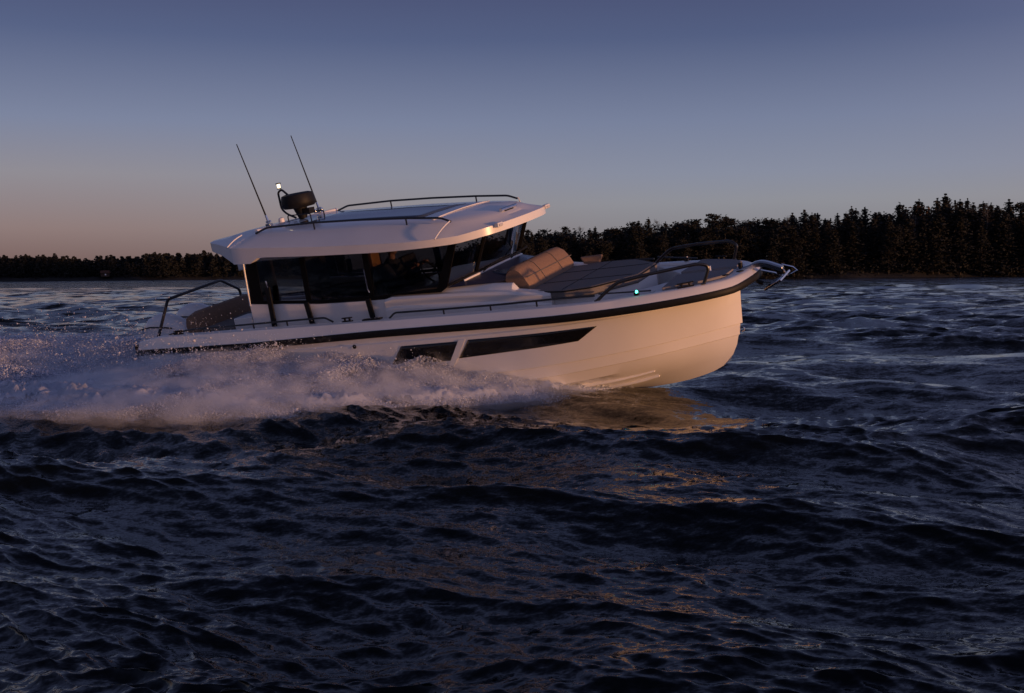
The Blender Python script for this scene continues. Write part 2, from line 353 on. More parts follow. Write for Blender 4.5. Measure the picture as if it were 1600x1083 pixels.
# windscreen
WB = [(6.10, -1.13, 2.17), (6.36, -1.04, 2.24), (6.52, -.8, 2.29), (6.60, -.4, 2.32), (6.62, 0, 2.33), (6.60, .4, 2.32), (6.52, .8, 2.29), (6.36, 1.04, 2.24), (6.10, 1.13, 2.17)]
WT = [(6.42, -1.08, 2.90), (6.62, -1.0, 2.90), (6.80, -.78, 2.90), (6.88, -.4, 2.90), (6.90, 0, 2.90), (6.88, .4, 2.90), (6.80, .78, 2.90), (6.62, 1.0, 2.90), (6.42, 1.08, 2.90)]
m = MB(); m.loft([WB, WT], closed=False); wsO = m.build('windscreen', M['wglass'], boat, smooth=60)
for k in (0, 2, 6, 8):
    MB().tube([Vector(WB[k])+Vector((-.01, 0, 0)), Vector(WT[k])+Vector((-.01, 0, 0))], .032, 6).build('windscreen_pillar', M['frit'], boat)
m = MB(); m.tube([Vector(p)+Vector((.01, 0, -.005)) for p in WB], .022, 8); m.build('windscreen_seal', M['black'], boat)
m = MB(); m.tube([Vector(p)+Vector((.045, 0, -.03)) for p in WB[1:-1]], .018, 8); m.build('windscreen_trim', M['gel'], boat)
# fairing below the windscreen (white base shelf and dark companion hatch)
m = MB(); sh = [Vector(p)+Vector((.03, 0, -.03)) for p in WB]
secs = [[tuple(p), (p.x+.50, p.y*.98, 2.15-.10*(p.x-6.1))] for p in sh]
m.loft(secs, closed=False); m.build('windscreen_base', M['navy'], boat, smooth=60)
m = MB(); m.prism([(6.70, -.62, 2.245), (7.15, -.62, 2.13), (7.15, .62, 2.13), (6.70, .62, 2.245)], (0, 0, -.03)); m.build('foredeck_hatch', M['sunroof'], boat, bevel=.006)
# wipers
for y0, y1 in ((-.85, -.25), (.1, .72)):
    m = MB(); m.tube([(6.66, y0, 2.29), (6.70, (y0+y1)/2, 2.36), (6.705, y1, 2.37)], .009, 6); m.tube([(6.69, y1-.38, 2.355), (6.70, y1+.05, 2.375)], .013, 6); m.build('wiper', M['black'], boat)
# roof --------------------------------------------------------------
OUT = [(1.55, 0), (1.55, .5), (1.57, .88), (2.0, 1.22), (2.48, 1.53), (2.55, 1.58), (2.63, 1.60), (3.2, 1.615), (4.3, 1.62), (5.3, 1.61), (6.0, 1.57), (6.45, 1.46), (6.78, 1.29), (6.99, 1.08), (7.10, .85), (7.17, .5), (7.2, 0)]
def catz(t): return lambda x: interp(t, x)[0]
zb_ = catz([(1.5, 3.20), (2.1, 3.13), (2.56, 2.98), (2.92, 2.96), (3.08, 3.045), (4.2, 2.95), (5.4, 2.87), (6.6, 2.83), (7.2, 2.88)])
ze_ = catz([(1.5, 3.34), (2.0, 3.31), (2.56, 3.25), (4.2, 3.09), (5.8, 2.97), (6.6, 2.94), (7.2, 3.0)])
zs_ = catz([(1.5, 3.355), (2.2, 3.39), (2.9, 3.40), (4.8, 3.28), (6.5, 3.14), (7.0, 3.07), (7.2, 3.04)])
oc = smoothcurve([(a, b, 0) for a, b in OUT], 60)
loop = [(p[0], -p[1]) for p in oc]+[(p[0], p[1]) for p in oc[::-1][1:-1]]
def shrink(loop, sx, sy): return [(3.9+(x-3.9)*sx if True else x, y*sy) for x, y in loop]
def ring(inx, iny, zf, dz=0):
    out = []
    for x, y in loop:
        X = 4.4+(x-4.4)*(1-inx/2.85); Y = y*(1-iny/1.62); out.append((X, Y, zf(X if inx < 1.5 else 4.4+(X-4.4))+dz))
    return out
m = MB()
m.loft([ring(.10, .10, zb_, .0), ring(0, 0, zb_, .0), ring(0, 0, lambda x: .5*(zb_(x)+ze_(x)), 0), ring(0, 0, ze_), ring(.05, .03, ze_, .018), ring(.22, .35, zs_, -.025), ring(.27, .42, zs_, 0), ring(.5, .78, zs_, .027), ring(1.3, 1.16, zs_, .04), ring(2.3, 1.46, zs_, .045)])
roof = m.build('hardtop_roof', M['gel'], boat, smooth=20)
def rz(x, y): a = abs(y); return zs_(x)+float(np.interp(a, [0, .46, .84, 1.2], [.045, .04, .027, 0]))
def rp(x, y, dz=.006): return (x, y, rz(x, y)+dz)
def sheet_on_roof(name, x0, x1, y0, y1, mat, sk=0, th=.006):
    m = MB(); rows = []
    for i in range(13):
        x = x0+(x1-x0)*i/12; rows.append([rp(x+sk*(j/8-.5), y0+(y1-y0)*j/8, th) for j in range(9)])
    m.loft(rows, closed=False); o = m.build(name, mat, boat); q = o.modifiers.new('s', 'SOLIDIFY'); q.thickness = th+.004; return o
sheet_on_roof('sunroof', 3.25, 5.75, -.72, .72, M['sunroof'])
sheet_on_roof('sunroof_track', 6.02, 6.06, -1.0, 1.0, M['cowl'], th=.014)
for sgn in (-1, 1):
    top = [(2.84, sgn*1.22, 3.40), (3.08, sgn*1.215, 3.465), (4.0, sgn*1.21, 3.435), (4.84, sgn*1.21, 3.375), (5.7, sgn*1.21, 3.295), (6.30, sgn*1.21, 3.225), (6.47, sgn*1.22, 3.15)]
    m = MB().tube(top, .017, 8, fillet=.05); rl = m.build('roof_rail', M['tube'], boat)
    for k in (2, 4): MB().tube([(top[k][0], top[k][1], top[k][2]), (top[k][0], top[k][1], rz(top[k][0], 1.2)-.02)], .013, 6).build('rail_post', M['tube'], rl)
    for x in (2.5, 6.35):    # raised drip ribs on the bevel
        m = MB(); pts = [(x, sgn*(1.59-k*.34), np.interp(k, [0, 1], [ze_(x), zs_(x)])+.012+.02*math.sin(k*3.14)) for k in (0, .25, .5, .75, 1)]
        m.tube([(p[0]+.12*(i/4)*(1 if x > 4 else .6), p[1], p[2]) for i, p in enumerate(pts)], .010, 6); m.build('drip_rib', M['gel'], boat)
# deck lights on the roof edge and light bar
for y in (-.92, .92):
    o = MB().box((7.10, y, 2.98), (.07, .17, .07)).build('roof_lamp', M['cowl'], boat, bevel=.012)
    MB().box((7.142, y, 2.975), (.012, .12, .03)).build('lamp_lens', M['lens'], o, bevel=.003)
o = MB().tube([(6.86, -.28, 3.13), (6.86, .28, 3.13)], .028, 10).build('horn', M['chrome'], boat); MB().box((6.86, 0, 3.10), (.04, .3, .04)).build('horn_bracket', M['black'], o)
# radar, mast, antennas
rd = MB().lathe([(.16, .0), (.26, .01), (.295, .05), (.30, .10), (.285, .20), (.27, .235), (.20, .255), (.0, .26)], (2.92, 0, 3.635), 32); rdo = rd.build('radar_dome', M['black'], boat, smooth=40)
m = MB(); m.tube([(2.95, 0, 3.44), (2.93, 0, 3.66)], [.07, .13], 12); m.box((3.1, .0, 3.56), (.12, .16, .10)); m.build('radar_pedestal', M['black'], rdo)
m = MB()
m.tube([(2.80, 0, 3.47), (2.64, -.02, 3.56), (2.55, -.02, 3.66), (2.55, -.02, 3.95), (2.62, 0, 3.99), (2.75, 0, 3.86)], .019, 8, fillet=.06); mast = m.build('light_mast', M['tube'], boat)
MB().lathe([(.03, 0), (.045, .01), (.03, .02)], (2.585, -.01, 4.0), 16).build('lamp_base', M['black'], mast)
MB().lathe([(.026, 0), (.028, .03), (.028, .055), (.026, .07)], (2.585, -.01, 4.02), 16).build('anchor_lamp', M['lamp'], mast)
MB().lathe([(.04, 0), (.05, .006), (.045, .018), (0, .02)], (2.585, -.01, 4.09), 16).build('lamp_cap', M['black'], mast)
for sgn in (-1, 1):
    b = Vector((2.78, sgn*.75, 3.50)); t = Vector((2.50, sgn*.77, 4.87))
    a = MB().tube([b+(t-b)*.10, t], [.014, .008], 8).build('whip_antenna', M['black'], boat)
    MB().tube([b, b+(t-b)*.10], [.022, .017], 10).build('antenna_ferrule', M['chrome'], a)
    q = MB(); q.box(b+Vector((0, 0, -.03)), (.10, .08, .05)); q.tube([b+Vector((-.05, 0, .02)), b+Vector((.05, 0, .03))], .02, 8); q.build('antenna_bracket', M['chrome'], a, bevel=.006)
m = MB().tube([(2.70, -1.02, 3.415), (2.78, 1.27, 3.42)], .034, 12); m.build('crossbar', M['cowl'], boat)
MB().lathe([(.05, 0), (.055, .03), (.045, .07), (0, .085)], (2.80, -.42, 3.46), 18).build('satellite_receiver', M['cowl'], boat, smooth=50)
for y in (.42, .62): MB().lathe([(.02, 0), (.03, .04), (.02, .07)], (2.92, y, 3.47), 12).build('horn_trumpet', M['chrome'], boat)
m = MB()
for y in (-.2, .2): m.tube([(2.78, y, 3.44), (2.78, y, 3.54), (3.25, y, 3.52), (3.25, y, 3.40)], .011, 6, fillet=.03)
m.build('equipment_bracket', M['tube'], boat)
# interior -----------------------------------------------------------
MB().box((4.3, 0, 1.44), (3.6, 2.2, .06)).build('cabin_sole', M['inner'], boat)
m = MB(); m.prism([(6.0, -1.05, 1.5), (6.0, 1.05, 1.5), (5.7, 1.05, 2.05), (6.45, .95, 2.26), (6.45, -.95, 2.26), (5.7, -1.05, 2.05)][::1], (0, 0, .02)) if False else m.box((6.05, 0, 2.0), (.7, 1.9, .34)); m.build('dashboard', M['inner'], boat, bevel=.05)
MB().box((4.12, .10, 2.35), (.10, .26, 1.55)).build('wood_column', M['wood'], boat, bevel=.01)
for y in (-.45, .45):
    s_ = MB().box((4.86, y, 1.98), (.5, .5, .14)).build('helm_seat', M['inner'], boat, bevel=.04)
    MB().box((4.60, y, 2.26), (.12, .46, .56), Matrix.Rotation(R(-8), 3, 'Y')).build('seat_back', M['inner'], s_, bevel=.04)
    MB().tube([(4.86, y, 1.45), (4.86, y, 1.92)], .05).build('seat_post', M['inner'], s_)
MB().box((3.2, -.62, 1.75), (1.2, .6, .5)).build('saloon_bench', M['inner'], boat, bevel=.04)
MB().box((3.3, .75, 1.8), (1.4, .5, .6)).build('galley_unit', M['inner'], boat, bevel=.02)
m = MB(); pts = [Vector((5.50-.10*math.sin(a), -.45+.19*math.cos(a), 2.33+.17*math.sin(a))) for a in [2*math.pi*k/20 for k in range(21)]]; m.tube(pts, .014, 6); m.build('steering_wheel', M['black'], boat)

# chromed strut and catch on the starboard side
for sgn in (-1, 1):
    MB().tube([(4.78, sgn*1.24, 2.60), (4.775, sgn*1.24, 2.28), (4.80, sgn*1.24, 2.22)], .010, 6).build('door_strut', M['chrome'], boat)
    MB().tube([(2.84, sgn*1.24, 2.60), (2.86, sgn*1.25, 2.52), (2.85, sgn*1.24, 2.46)], .012, 6).build('door_catch', M['chrome'], boat)
# foredeck lounge ----------------------------------------------------
def rbox(name, mat, pts_top, z_top, z_bot, bev, inset=0):
    m = MB(); m.prism([(x, y, z_top) for x, y in pts_top], (0, 0, z_bot-z_top)); return m.build(name, mat, boat, bevel=bev)
lb = [(7.05, -.86), (7.36, -.98), (8.1, -1.22), (8.5, -1.12), (9.02, -.50), (9.02, .40), (8.5, .98), (7.6, 1.15), (7.05, 1.1)]
MB().prism([(x*.985+.11, y*.93, 1.40) for x, y in lb], (0, 0, .42)).build('lounge_base', M['deckwhite'], boat, bevel=.02)
rbox('sun_pad', M['darkcloth'], lb, 1.935, 1.80, .035)
m = MB().tube([(x, y, 1.915) for x, y in lb], .011, 6, fillet=.05); m.build('pad_piping', M['black'], boat)
for y in (-.45, .35):
    MB().tube([(7.45, y, 1.936), (8.9, y, 1.936)], .006, 6).build('pad_seam', M['black'], boat)
MB().tube([(8.05, -1.15, 1.936), (8.05, 1.0, 1.936)], .006, 6).build('pad_seam', M['black'], boat)
m = MB()   # backrest roll: lofted along y with rounded wedge section
secs = []
for y in np.linspace(-.86, .98, 16):
    e = min((y+.86)/.10, (.98-y)/.10, 1); e = .8+.2*math.sqrt(max(0, min(1, e)))
    prof = [(7.42, 1.91), (7.44, 1.98), (7.36, 2.13), (7.27, 2.25), (7.19, 2.30), (7.09, 2.29), (7.0, 2.22), (6.97, 2.12), (7.0, 2.0), (7.05, 1.93)]
    cx_, cz_ = 7.2, 2.1
    secs.append([(cx_+(a-cx_)*e, y, cz_+(b-cz_)*e) for a, b in prof])
m.loft(secs); bk = m.build('backrest', M['tan'], boat, smooth=60)
MB().tube([(7.375, -.84, 2.125), (7.375, .96, 2.125)], .006, 6).build('piping', M['darkcloth'], bk)
for y in (-.30, .40):
    MB().tube([(7.445, y, 1.985), (7.365, y, 2.135), (7.275, y, 2.255), (7.19, y, 2.305), (7.09, y, 2.295)], .005, 6).build('backrest_seam', M['darkcloth'], bk)
for sgn in (-1, 1):
    o = MB().box((7.30, sgn*1.05, 1.925), (.24, .10, .03)).build('drink_holder_plate', M['black'], boat, bevel=.005)
    for k in (-.07, .0, .07): MB().lathe([(.018, 0), (.018, .02), (.0, .021)], (7.30+k, sgn*1.05, 1.94), 10).build('cup_ring', M['chrome'], o)
MB().prism([(7.55, 1.05, 1.90), (7.80, 1.08, 1.90), (7.86, 1.12, 2.05), (7.46, 1.08, 2.05)], (0, .07, 0)).build('side_bolster', M['tan'], boat, bevel=.03)
# bow rails ----------------------------------------------------------
def gy(x, d=.17): return float(np.interp(x, [p[0] for p in rubc], [p[1] for p in rubc]))-d
for sgn in (-1, 1):
    hoop = [(8.66, sgn*gy(8.66), 1.76), (8.80, sgn*(gy(8.8)-.01), 1.87), (8.98, sgn*(gy(9)-.02), 1.985), (9.40, sgn*(gy(9.4)-.04), 2.03), (10.06, sgn*(gy(10.0)-.05), 2.06), (10.19, sgn*(gy(10.12)-.05), 2.00), (10.09, sgn*(gy(10.1)-.02), 1.76)]
    b = MB().tube(hoop, .025, 10, fillet=.08).build('bow_rail', M['tube'], boat)
    MB().tube([(8.70, sgn*gy(8.7), 1.86), (9.42, sgn*(gy(9.42)+.0), 1.80)], .012, 6).build('rail_brace', M['tube'], b)
    for x in (8.66, 10.09): MB().lathe([(.04, 0), (.035, .012), (0, .014)], (x, sgn*gy(x), 1.765), 12).build('rail_foot', M['tube'], b)
    side = [(5.22, sgn*gy(5.2, .19), 1.82), (5.33, sgn*gy(5.3, .19), 1.90), (6.2, sgn*gy(6.2, .19), 1.88), (7.2, sgn*gy(7.2, .19), 1.865), (8.2, sgn*gy(8.2, .19), 1.86), (8.64, sgn*gy(8.64, .18), 1.84)]
    b = MB().tube(side, .016, 8, fillet=.05).build('side_rail', M['tube'], boat)
    for x in (6.2, 7.0, 7.75): MB().tube([(x, sgn*gy(x, .19), 1.87), (x, sgn*gy(x, .19), 1.78)], .013, 6).build('rail_post', M['tube'], b)
    aft = [(.55, sgn*gy(.5, .17), 1.86), (.80, sgn*gy(.8, .19), 1.925), (1.25, sgn*gy(1.2, .19), 1.955), (2.4, sgn*gy(2.4, .19), 1.945), (3.80, sgn*gy(3.8, .19), 1.935), (4.02, sgn*gy(4, .19), 1.93), (4.16, sgn*gy(4.1, .19), 1.85)]
    b = MB().tube(aft, .016, 8, fillet=.05).build('stern_side_rail', M['tube'], boat)
    for x in (1.6, 2.55, 3.25): MB().tube([(x, sgn*gy(x, .19), 1.95), (x, sgn*gy(x, .19), 1.86)], .013, 6).build('rail_post', M['tube'], b)
    # boarding handrails that run up the cabin side
    for xt, zt_, xb, zb2 in ((2.84, 2.50, 2.80, 1.60), (3.55, 2.17, 3.60, 1.60), (4.74, 2.12, 4.78, 1.60)):
        MB().box(((xt+xb)/2, sgn*1.24, (zt_+zb2)/2), (.095, .03, zt_-zb2), Matrix.Rotation(math.atan2(xt-xb, zt_-zb2), 3, 'Y')).build('fender_strap', M['black'], boat, bevel=.006)
# cleats
for sgn in (-1, 1):
    for x, sz in ((9.86, 1.0), (4.45, .8), (.9, .8)):
        y = sgn*gy(x, .2 if x > 9 else .17); z = zt(x)+.0; a = 0
        if x > 9: a = sgn*-R(28)
        mt = Matrix.Rotation(a, 3, 'Z'); q = MB()
        q.box((x, y, z+.008), (.24*sz, .05, .016), mt); 
        for k in (-.055, .055): q.box(Vector((x, y, z+.03))+mt @ Vector((k*sz, 0, 0)), (.025, .03, .05), mt)
        q.box((x, y, z+.06), (.24*sz, .03, .018), mt); q.build('cleat', M['black'], boat, bevel=.005)
# step plates
for sgn in (-1, 1):
    q = MB().box((4.92, sgn*gy(4.92, .17), zt(4.92)+.012), (.34, .09, .022)).build('filler_plate', M['black'], boat, bevel=.006)
    for k in (-.11, -.03, .05, .12): MB().lathe([(.016, 0), (.016, .01), (0, .011)], (4.92+k, sgn*gy(4.92, .17), zt(4.92)+.022), 8).build('filler_cap', M['chrome'], q)
# navigation lights
for sgn, mt in ((-1, M['green']), (1, M['lens'])):
    q = MB().box((9.22, sgn*gy(9.22, .17), zt(9.2)+.02), (.07, .05, .04)).build('navigation_light', M['black'], boat, bevel=.006)
    MB().lathe([(.018, 0), (.020, .015), (.012, .035), (0, .04)], (9.23, sgn*(gy(9.22, .17)+.01), zt(9.2)+.038), 12).build('light_lens', mt, q)
# windlass, anchor arm and anchor
m = MB(); m.prism([(9.95, -.10, 1.76), (9.95, .02, 1.76), (9.95, .02, 1.86), (9.95, -.10, 1.86)], (.02, 0, 0)); m.build('windlass_frame', M['gel'], boat)
m = MB(); m.tube([(10.42, -.03, 1.76), (10.42, -.03, 1.86)], .035, 12); m.build('windlass', M['black'], boat, smooth=40)
armp = [(10.36, 0, 1.775), (10.52, 0, 1.80), (10.66, 0, 1.845), (10.80, 0, 1.83), (11.02, 0, 1.735)]
m = MB(); secs = []
for i, p in enumerate(smoothcurve(armp, 16)):
    wd = .065; secs.append([(p[0], -wd, p[2]-.07), (p[0], -wd, p[2]-.01), (p[0], -wd*.7, p[2]+.012), (p[0], wd*.7, p[2]+.012), (p[0], wd, p[2]-.01), (p[0], wd, p[2]-.07), (p[0], wd-.012, p[2]-.07), (p[0], wd-.016, p[2]-.015), (p[0], -wd+.016, p[2]-.015), (p[0], -wd+.012, p[2]-.07)])
m.loft(secs); m.build('anchor_roller_arm', M['chrome'], boat, smooth=40)
MB().lathe([(.05, -.05), (.03, -.01), (.03, .01), (.05, .05)], (10.98, 0, 1.68), 14, Matrix.Rotation(R(90), 4, 'X')).build('anchor_roller', M['black'], boat)
m = MB(); m.tube([(10.62, -.04, 1.66), (10.64, -.04, 1.56), (10.72, -.04, 1.53)], .03, 8, fillet=.03); m.build('anchor_bracket', M['black'], boat)
an = MB().tube([(10.70, 0, 1.72), (10.90, 0, 1.66), (11.02, 0, 1.60)], .02, 8).build('anchor', M['chrome'], boat)
q = MB(); q.tube([(11.02, -.05, 1.78), (11.17, -.02, 1.72), (11.22, 0, 1.665), (11.08, 0, 1.60), (11.0, -.05, 1.76)], .011, 6); q.build('roll_bar', M['chrome'], an)
q = MB(); q.prism([(11.13, -.02, 1.665), (11.0, -.13, 1.545), (10.72, -.02, 1.40), (10.86, .05, 1.52), (11.0, .10, 1.56)], (-.015, 0, .03)); q.build('fluke', M['chrome'], an, bevel=.006)
m = MB(); m.tube([(10.30+.05*math.cos(a), 0, .86+.035*math.sin(a)) for a in [k*math.pi/6-math.pi/2 for k in range(7)]], .009, 6); m.build('stem_eye', M['chrome'], boat)
# bow step pads
for x, y in ((10.40, -.72), (10.56, -.50)):
    MB().box((x-.05, y*.86, 1.808), (.09, .07, .014), Matrix.Rotation(R(50), 3, 'Z')).build('fairlead', M['black'], boat, bevel=.005)
# stern: arch, sofa, galley, engines ----------------------------------
m = MB(); m.tube([(.30, -1.30, 1.86), (.30, -.86, 2.44), (.30, .62, 2.48), (.30, 1.10, 2.20), (.30, 1.10, 1.75)], .028, 10, fillet=.06); m.build('stern_arch', M['tube'], boat)
m = MB(); secs = []
for y in np.linspace(-.98, .85, 10):
    e = min((y+.98)/.12, (.85-y)/.12, 1); e = .86+.14*math.sqrt(max(0, e)); pr = [(.72, 1.60), (.66, 1.95), (.70, 2.10), (.78, 2.16), (.90, 2.14), (.97, 2.02), (1.02, 1.60)]
    secs.append([(.85+(a-.85)*e, y, 1.85+(b-1.85)*e) for a, b in pr])
m.loft(secs); m.build('sofa_backrest', M['tan'], boat, smooth=60)
m = MB().box((1.40, -.05, 1.80), (.72, 1.9, .16)); m.build('sofa_seat', M['darkcloth'], boat, bevel=.05)
m = MB().box((1.40, -.05, 1.55), (.70, 1.86, .34)); m.build('sofa_base', M['deckwhite'], boat, bevel=.02)
m = MB(); m.box((2.08, -.92, 1.70), (.40, .40, .62)); m.build('wet_bar', M['deckwhite'], boat, bevel=.02)
for sgn in (-1, 1):
    e = empty('outboard_engine', (-.30, sgn*.42, 0), boat)
    m = MB(); secs = []
    prof = [(-.46, .10, 1.50, 1.80), (-.42, .17, 1.42, 1.98), (-.30, .205, 1.38, 2.08), (-.10, .215, 1.36, 2.14), (.10, .215, 1.36, 2.12), (.32, .19, 1.38, 2.03), (.50, .14, 1.44, 1.90), (.56, .08, 1.52, 1.80)]
    for x, hw, z0, z1 in prof:
        zc = (z0+z1)/2; hh = (z1-z0)/2
        secs.append([(x, hw*np.sign(math.cos(a))*abs(math.cos(a))**.7, zc+hh*np.sign(math.sin(a))*abs(math.sin(a))**.75) for a in [2*math.pi*k/20 for k in range(20)]])
    m.loft(secs); cw_ = m.build('cowling', M['cowl'], e, smooth=60)
    m = MB(); m.tube([(-.44, -.19, 1.90), (-.2, -.222, 1.93), (.15, -.222, 1.90), (.3, -.2, 1.87)], .012, 6); m.tube([(-.44, .19, 1.90), (-.2, .222, 1.93), (.15, .222, 1.90), (.3, .2, 1.87)], .012, 6); m.build('cowling_vent', M['black'], cw_)
    MB().box((0, 0, .85), (.34, .18, 1.1)).build('midsection', M['cowl'], e, bevel=.04)
    MB().tube([(-.35, 0, .12), (.35, 0, .12)], [.07, .05], 12).build('gearcase', M['cowl'], e)
    m = MB()
    for k in range(3):
        mt = Matrix.Rotation(2*math.pi*k/3, 3, 'X'); m.add([mt @ Vector(p)+Vector((-.4, 0, .12)) for p in ((0, -.05, .05), (.03, .05, .05), (.05, .09, .2), (-.02, -.04, .19))], [(0, 1, 2, 3)])
    o = m.build('propeller', M['chrome'], e); o.modifiers.new('s', 'SOLIDIFY').thickness = .01

# ensign at the stern (a thing of its own)
fl = empty('flag'); fl.matrix_world = BM @ Matrix.Translation((1.0, .80, 0)); tag(fl, 'small white flag with blue stripe streaming behind the cabin roof', 'flag')
m = MB(); rows = []
for i in range(13):
    u = i/12; rows.append([(-.36+.55*u, .04*math.sin(u*7), 2.59+.21*j/6+.01*math.sin(u*5)) for j in range(7)])
m.loft(rows, closed=False); o = m.build('flag_cloth', M['flagw'], fl); o.modifiers.new('s', 'SOLIDIFY').thickness = .004
m = MB(); rows = []
for i in range(9):
    u = i/8; rows.append([(-.30+.50*u, .04*math.sin(u*7)-.006, 2.745+.05*j+.01*math.sin(u*5)) for j in range(2)])
m.loft(rows, closed=False); o = m.build('flag_stripe', M['flagb'], fl); o.modifiers.new('s', 'SOLIDIFY').thickness = .006
MB().tube([(.20, 0, 2.45), (.26, 0, 3.22)], .012, 6).build('flag_staff', M['tube'], fl)

# helmsman, seated at the wheel behind the tinted glass
pr = empty('person'); pr.matrix_world = BM @ Matrix.Translation((4.80, -.45, 2.06)); tag(pr, 'helmsman in a dark jacket seated at the wheel behind the tinted cabin window', 'person')
def ell(m, c, r, n=14, k=10):
    secs = []
    for i in range(k+1):
        a = math.pi*i/k; rr_ = max(math.sin(a), .02); secs.append([(c[0]+r[0]*rr_*math.cos(2*math.pi*j/n), c[1]+r[1]*rr_*math.sin(2*math.pi*j/n), c[2]+r[2]*math.cos(a)) for j in range(n)])
    m.loft(secs)
b = MB(); b.tube([(0, 0, .02), (-.02, 0, .20), (0, 0, .42), (.02, 0, .52)], [.15, .15, .17, .07], 14)
b.tube([(.02, 0, .50), (.05, 0, .64)], [.06, .055], 12); ell(b, (.06, 0, .74), (.098, .078, .115)); ell(b, (.09, 0, .68), (.07, .055, .06))
b.tube([(.145, 0, .76), (.178, 0, .715), (.15, 0, .70)], [.012, .018, .012], 6)                     # nose
for sg in (-1, 1):
    ell(b, (.05, sg*.08, .735), (.022, .012, .034), 8, 6); ell(b, (.138, sg*.032, .752), (.014, .018, .010), 8, 6)
    sh_ = (.0, sg*.19, .45); el = (.22, sg*.24, .24); wr = (.47, sg*.15, .40)
    b.tube([(0, sg*.08, .46), sh_, el, wr], [.06, .058, .045, .030], 10)
    b.tube([wr, (.55, sg*.15, .43)], [.032, .036], 8)
    for k, (dy, L) in enumerate(((-.030, .062), (-.010, .072), (.010, .068), (.028, .054))):
        b.tube([(.54, sg*.15+dy, .435), (.585, sg*.15+dy, .44), (.60, sg*.15+dy, .44-L*.35), (.58, sg*.15+dy, .44-L*.6)], [.010, .008], 6)
    b.tube([(.50, sg*.12, .42), (.53, sg*.095, .40), (.56, sg*.10, .385)], [.012, .009], 6)
    b.tube([(0, sg*.09, .06), (.42, sg*.13, .07), (.47, sg*.13, -.36), (.44, sg*.13, -.42)], [.09, .065, .042, .04], 12); b.tube([(.43, sg*.13, -.44), (.62, sg*.14, -.46)], [.045, .035], 8)
def remesh(o, v):
    q = o.modifiers.new('skin', 'REMESH'); q.mode = 'VOXEL'; q.voxel_size = v; q.use_smooth_shade = True; return o
body = remesh(b.build('body', M['skin'], pr), .009)
j = MB(); j.tube([(0, 0, .03), (-.02, 0, .20), (0, 0, .42), (.02, 0, .53), (.03, 0, .56)], [.175, .17, .19, .10, .075], 14)
for sg in (-1, 1): j.tube([(0, sg*.08, .46), (.0, sg*.19, .45), (.22, sg*.24, .24), (.45, sg*.155, .39)], [.075, .075, .060, .042], 10)
remesh(j.build('jacket', M['cloth'], body), .012)
j = MB()
for sg in (-1, 1): j.tube([(-.03, sg*.08, .06), (.42, sg*.13, .07), (.47, sg*.13, -.36)], [.115, .082, .055], 12)
remesh(j.build('trousers', M['cloth'], body), .012)
j = MB(); ell(j, (.045, 0, .775), (.098, .085, .095)); remesh(j.build('hair', pm('brown_hair', (.03, .02, .014), .8, noise=(60, .4)), body), .01)
j = MB(); j.box((.15, 0, .757), (.02, .13, .034)); j.build('sunglasses', M['black'], body, bevel=.005)

# ------------------------------------------------------------------ water
def wz(x, y): return 0.0
BI = BM.inverted()
thd = np.radians(np.concatenate([np.linspace(-180, -34, 50)[:-1], np.linspace(-34, 34, 1250), np.linspace(34, 180, 50)[1:]]))
rp_ = 1120*H
vv = np.concatenate([np.array([.35, .6, .9]), np.arange(1.2, 70, .32), np.arange(70, 700, 1.0), np.geomspace(700, 2400, 60)])
dd = rp_/vv[::-1]
T, D = np.meshgrid(thd, dd)
X = (np.sin(T)*D).ravel(); Y = (np.cos(T)*D).ravel()
spacing = np.repeat(np.gradient(dd), len(thd))
rng = np.random.default_rng(5)
Z = np.zeros_like(X); DX = np.zeros_like(X); DY = np.zeros_like(X)
comp = []
for i in range(140):
    lam = 0.08*(14.0/0.08)**(i/139.0)
    ang = rng.normal(R(262), R(30)) if lam > 2.5 else rng.normal(R(250), R(42)) if lam > .6 else rng.normal(R(246), R(24))           # direction of travel
    k = 2*math.pi/lam
    amp = .0125*lam/(1+(lam/2.2)**2)**.62*float(np.interp(lam, [.08, .25, .5, 1.2, 2.0, 3.5, 6, 14], [1.15, 1.1, .72, .54, .70, 1.15, 1.5, 1.3]))*rng.uniform(.5, 1.4)
    comp.append((k*math.cos(ang), k*math.sin(ang), amp, rng.uniform(0, 6.28), k, lam))
gust = .45+1.1*np.clip(.5+.35*np.sin(X*.42+Y*.21+2+np.sin(Y*.3))+.35*np.sin(Y*.55-X*.17+1.3*np.sin(X*.25)), 0, 1)
for kx, ky, a, ph, k, lam in comp:
    att = np.clip((lam/np.maximum(spacing, 1e-3)-1.1)/1.2, 0, 1)
    p = kx*X+ky*Y+ph
    if lam < .8: att = att*gust
    Z += a*att*np.cos(p)
    s_ = a*att*np.sin(p)*.9
    DX -= s_*kx/k; DY -= s_*ky/k
# slow patches of rougher and calmer water
patch = .85+.25*np.sin(X*.11+Y*.05+1)*np.sin(Y*.09-X*.04+2)
Z *= patch
# boat coordinates of each water point, for the bow wave and trough
bx = BI[0][0]*X+BI[0][1]*Y+BI[0][3]; by = BI[1][0]*X+BI[1][1]*Y+BI[1][3]
def gauss(t, s): return np.exp(-(t/s)**2)
aft = np.clip((8.6-bx)/3, 0, 1)*np.clip((bx+14)/10, 0, 1)
for sgn in (-1, 1):
    lat = sgn*by-np.interp(8.4-bx, [0, .5, 1.4, 2.7, 5.5, 9, 25], [1.2, 2.2, 3.7, 5.6, 6.7, 7.1, 9.0])
    Z += .06*aft*gauss(lat-.5, .6)-.10*aft*gauss(lat-1.8, .9)+.12*aft*gauss(lat-3.6, 1.2)-.06*aft*gauss(lat+1.6, 1.2)
inside = (np.abs(by) < 1.25) & (bx > .1) & (bx < 8.3)
Z = np.where(inside, Z*.2-.30, Z)
nr, nc = T.shape
V = np.stack([X+DX, Y+DY, Z], 1)
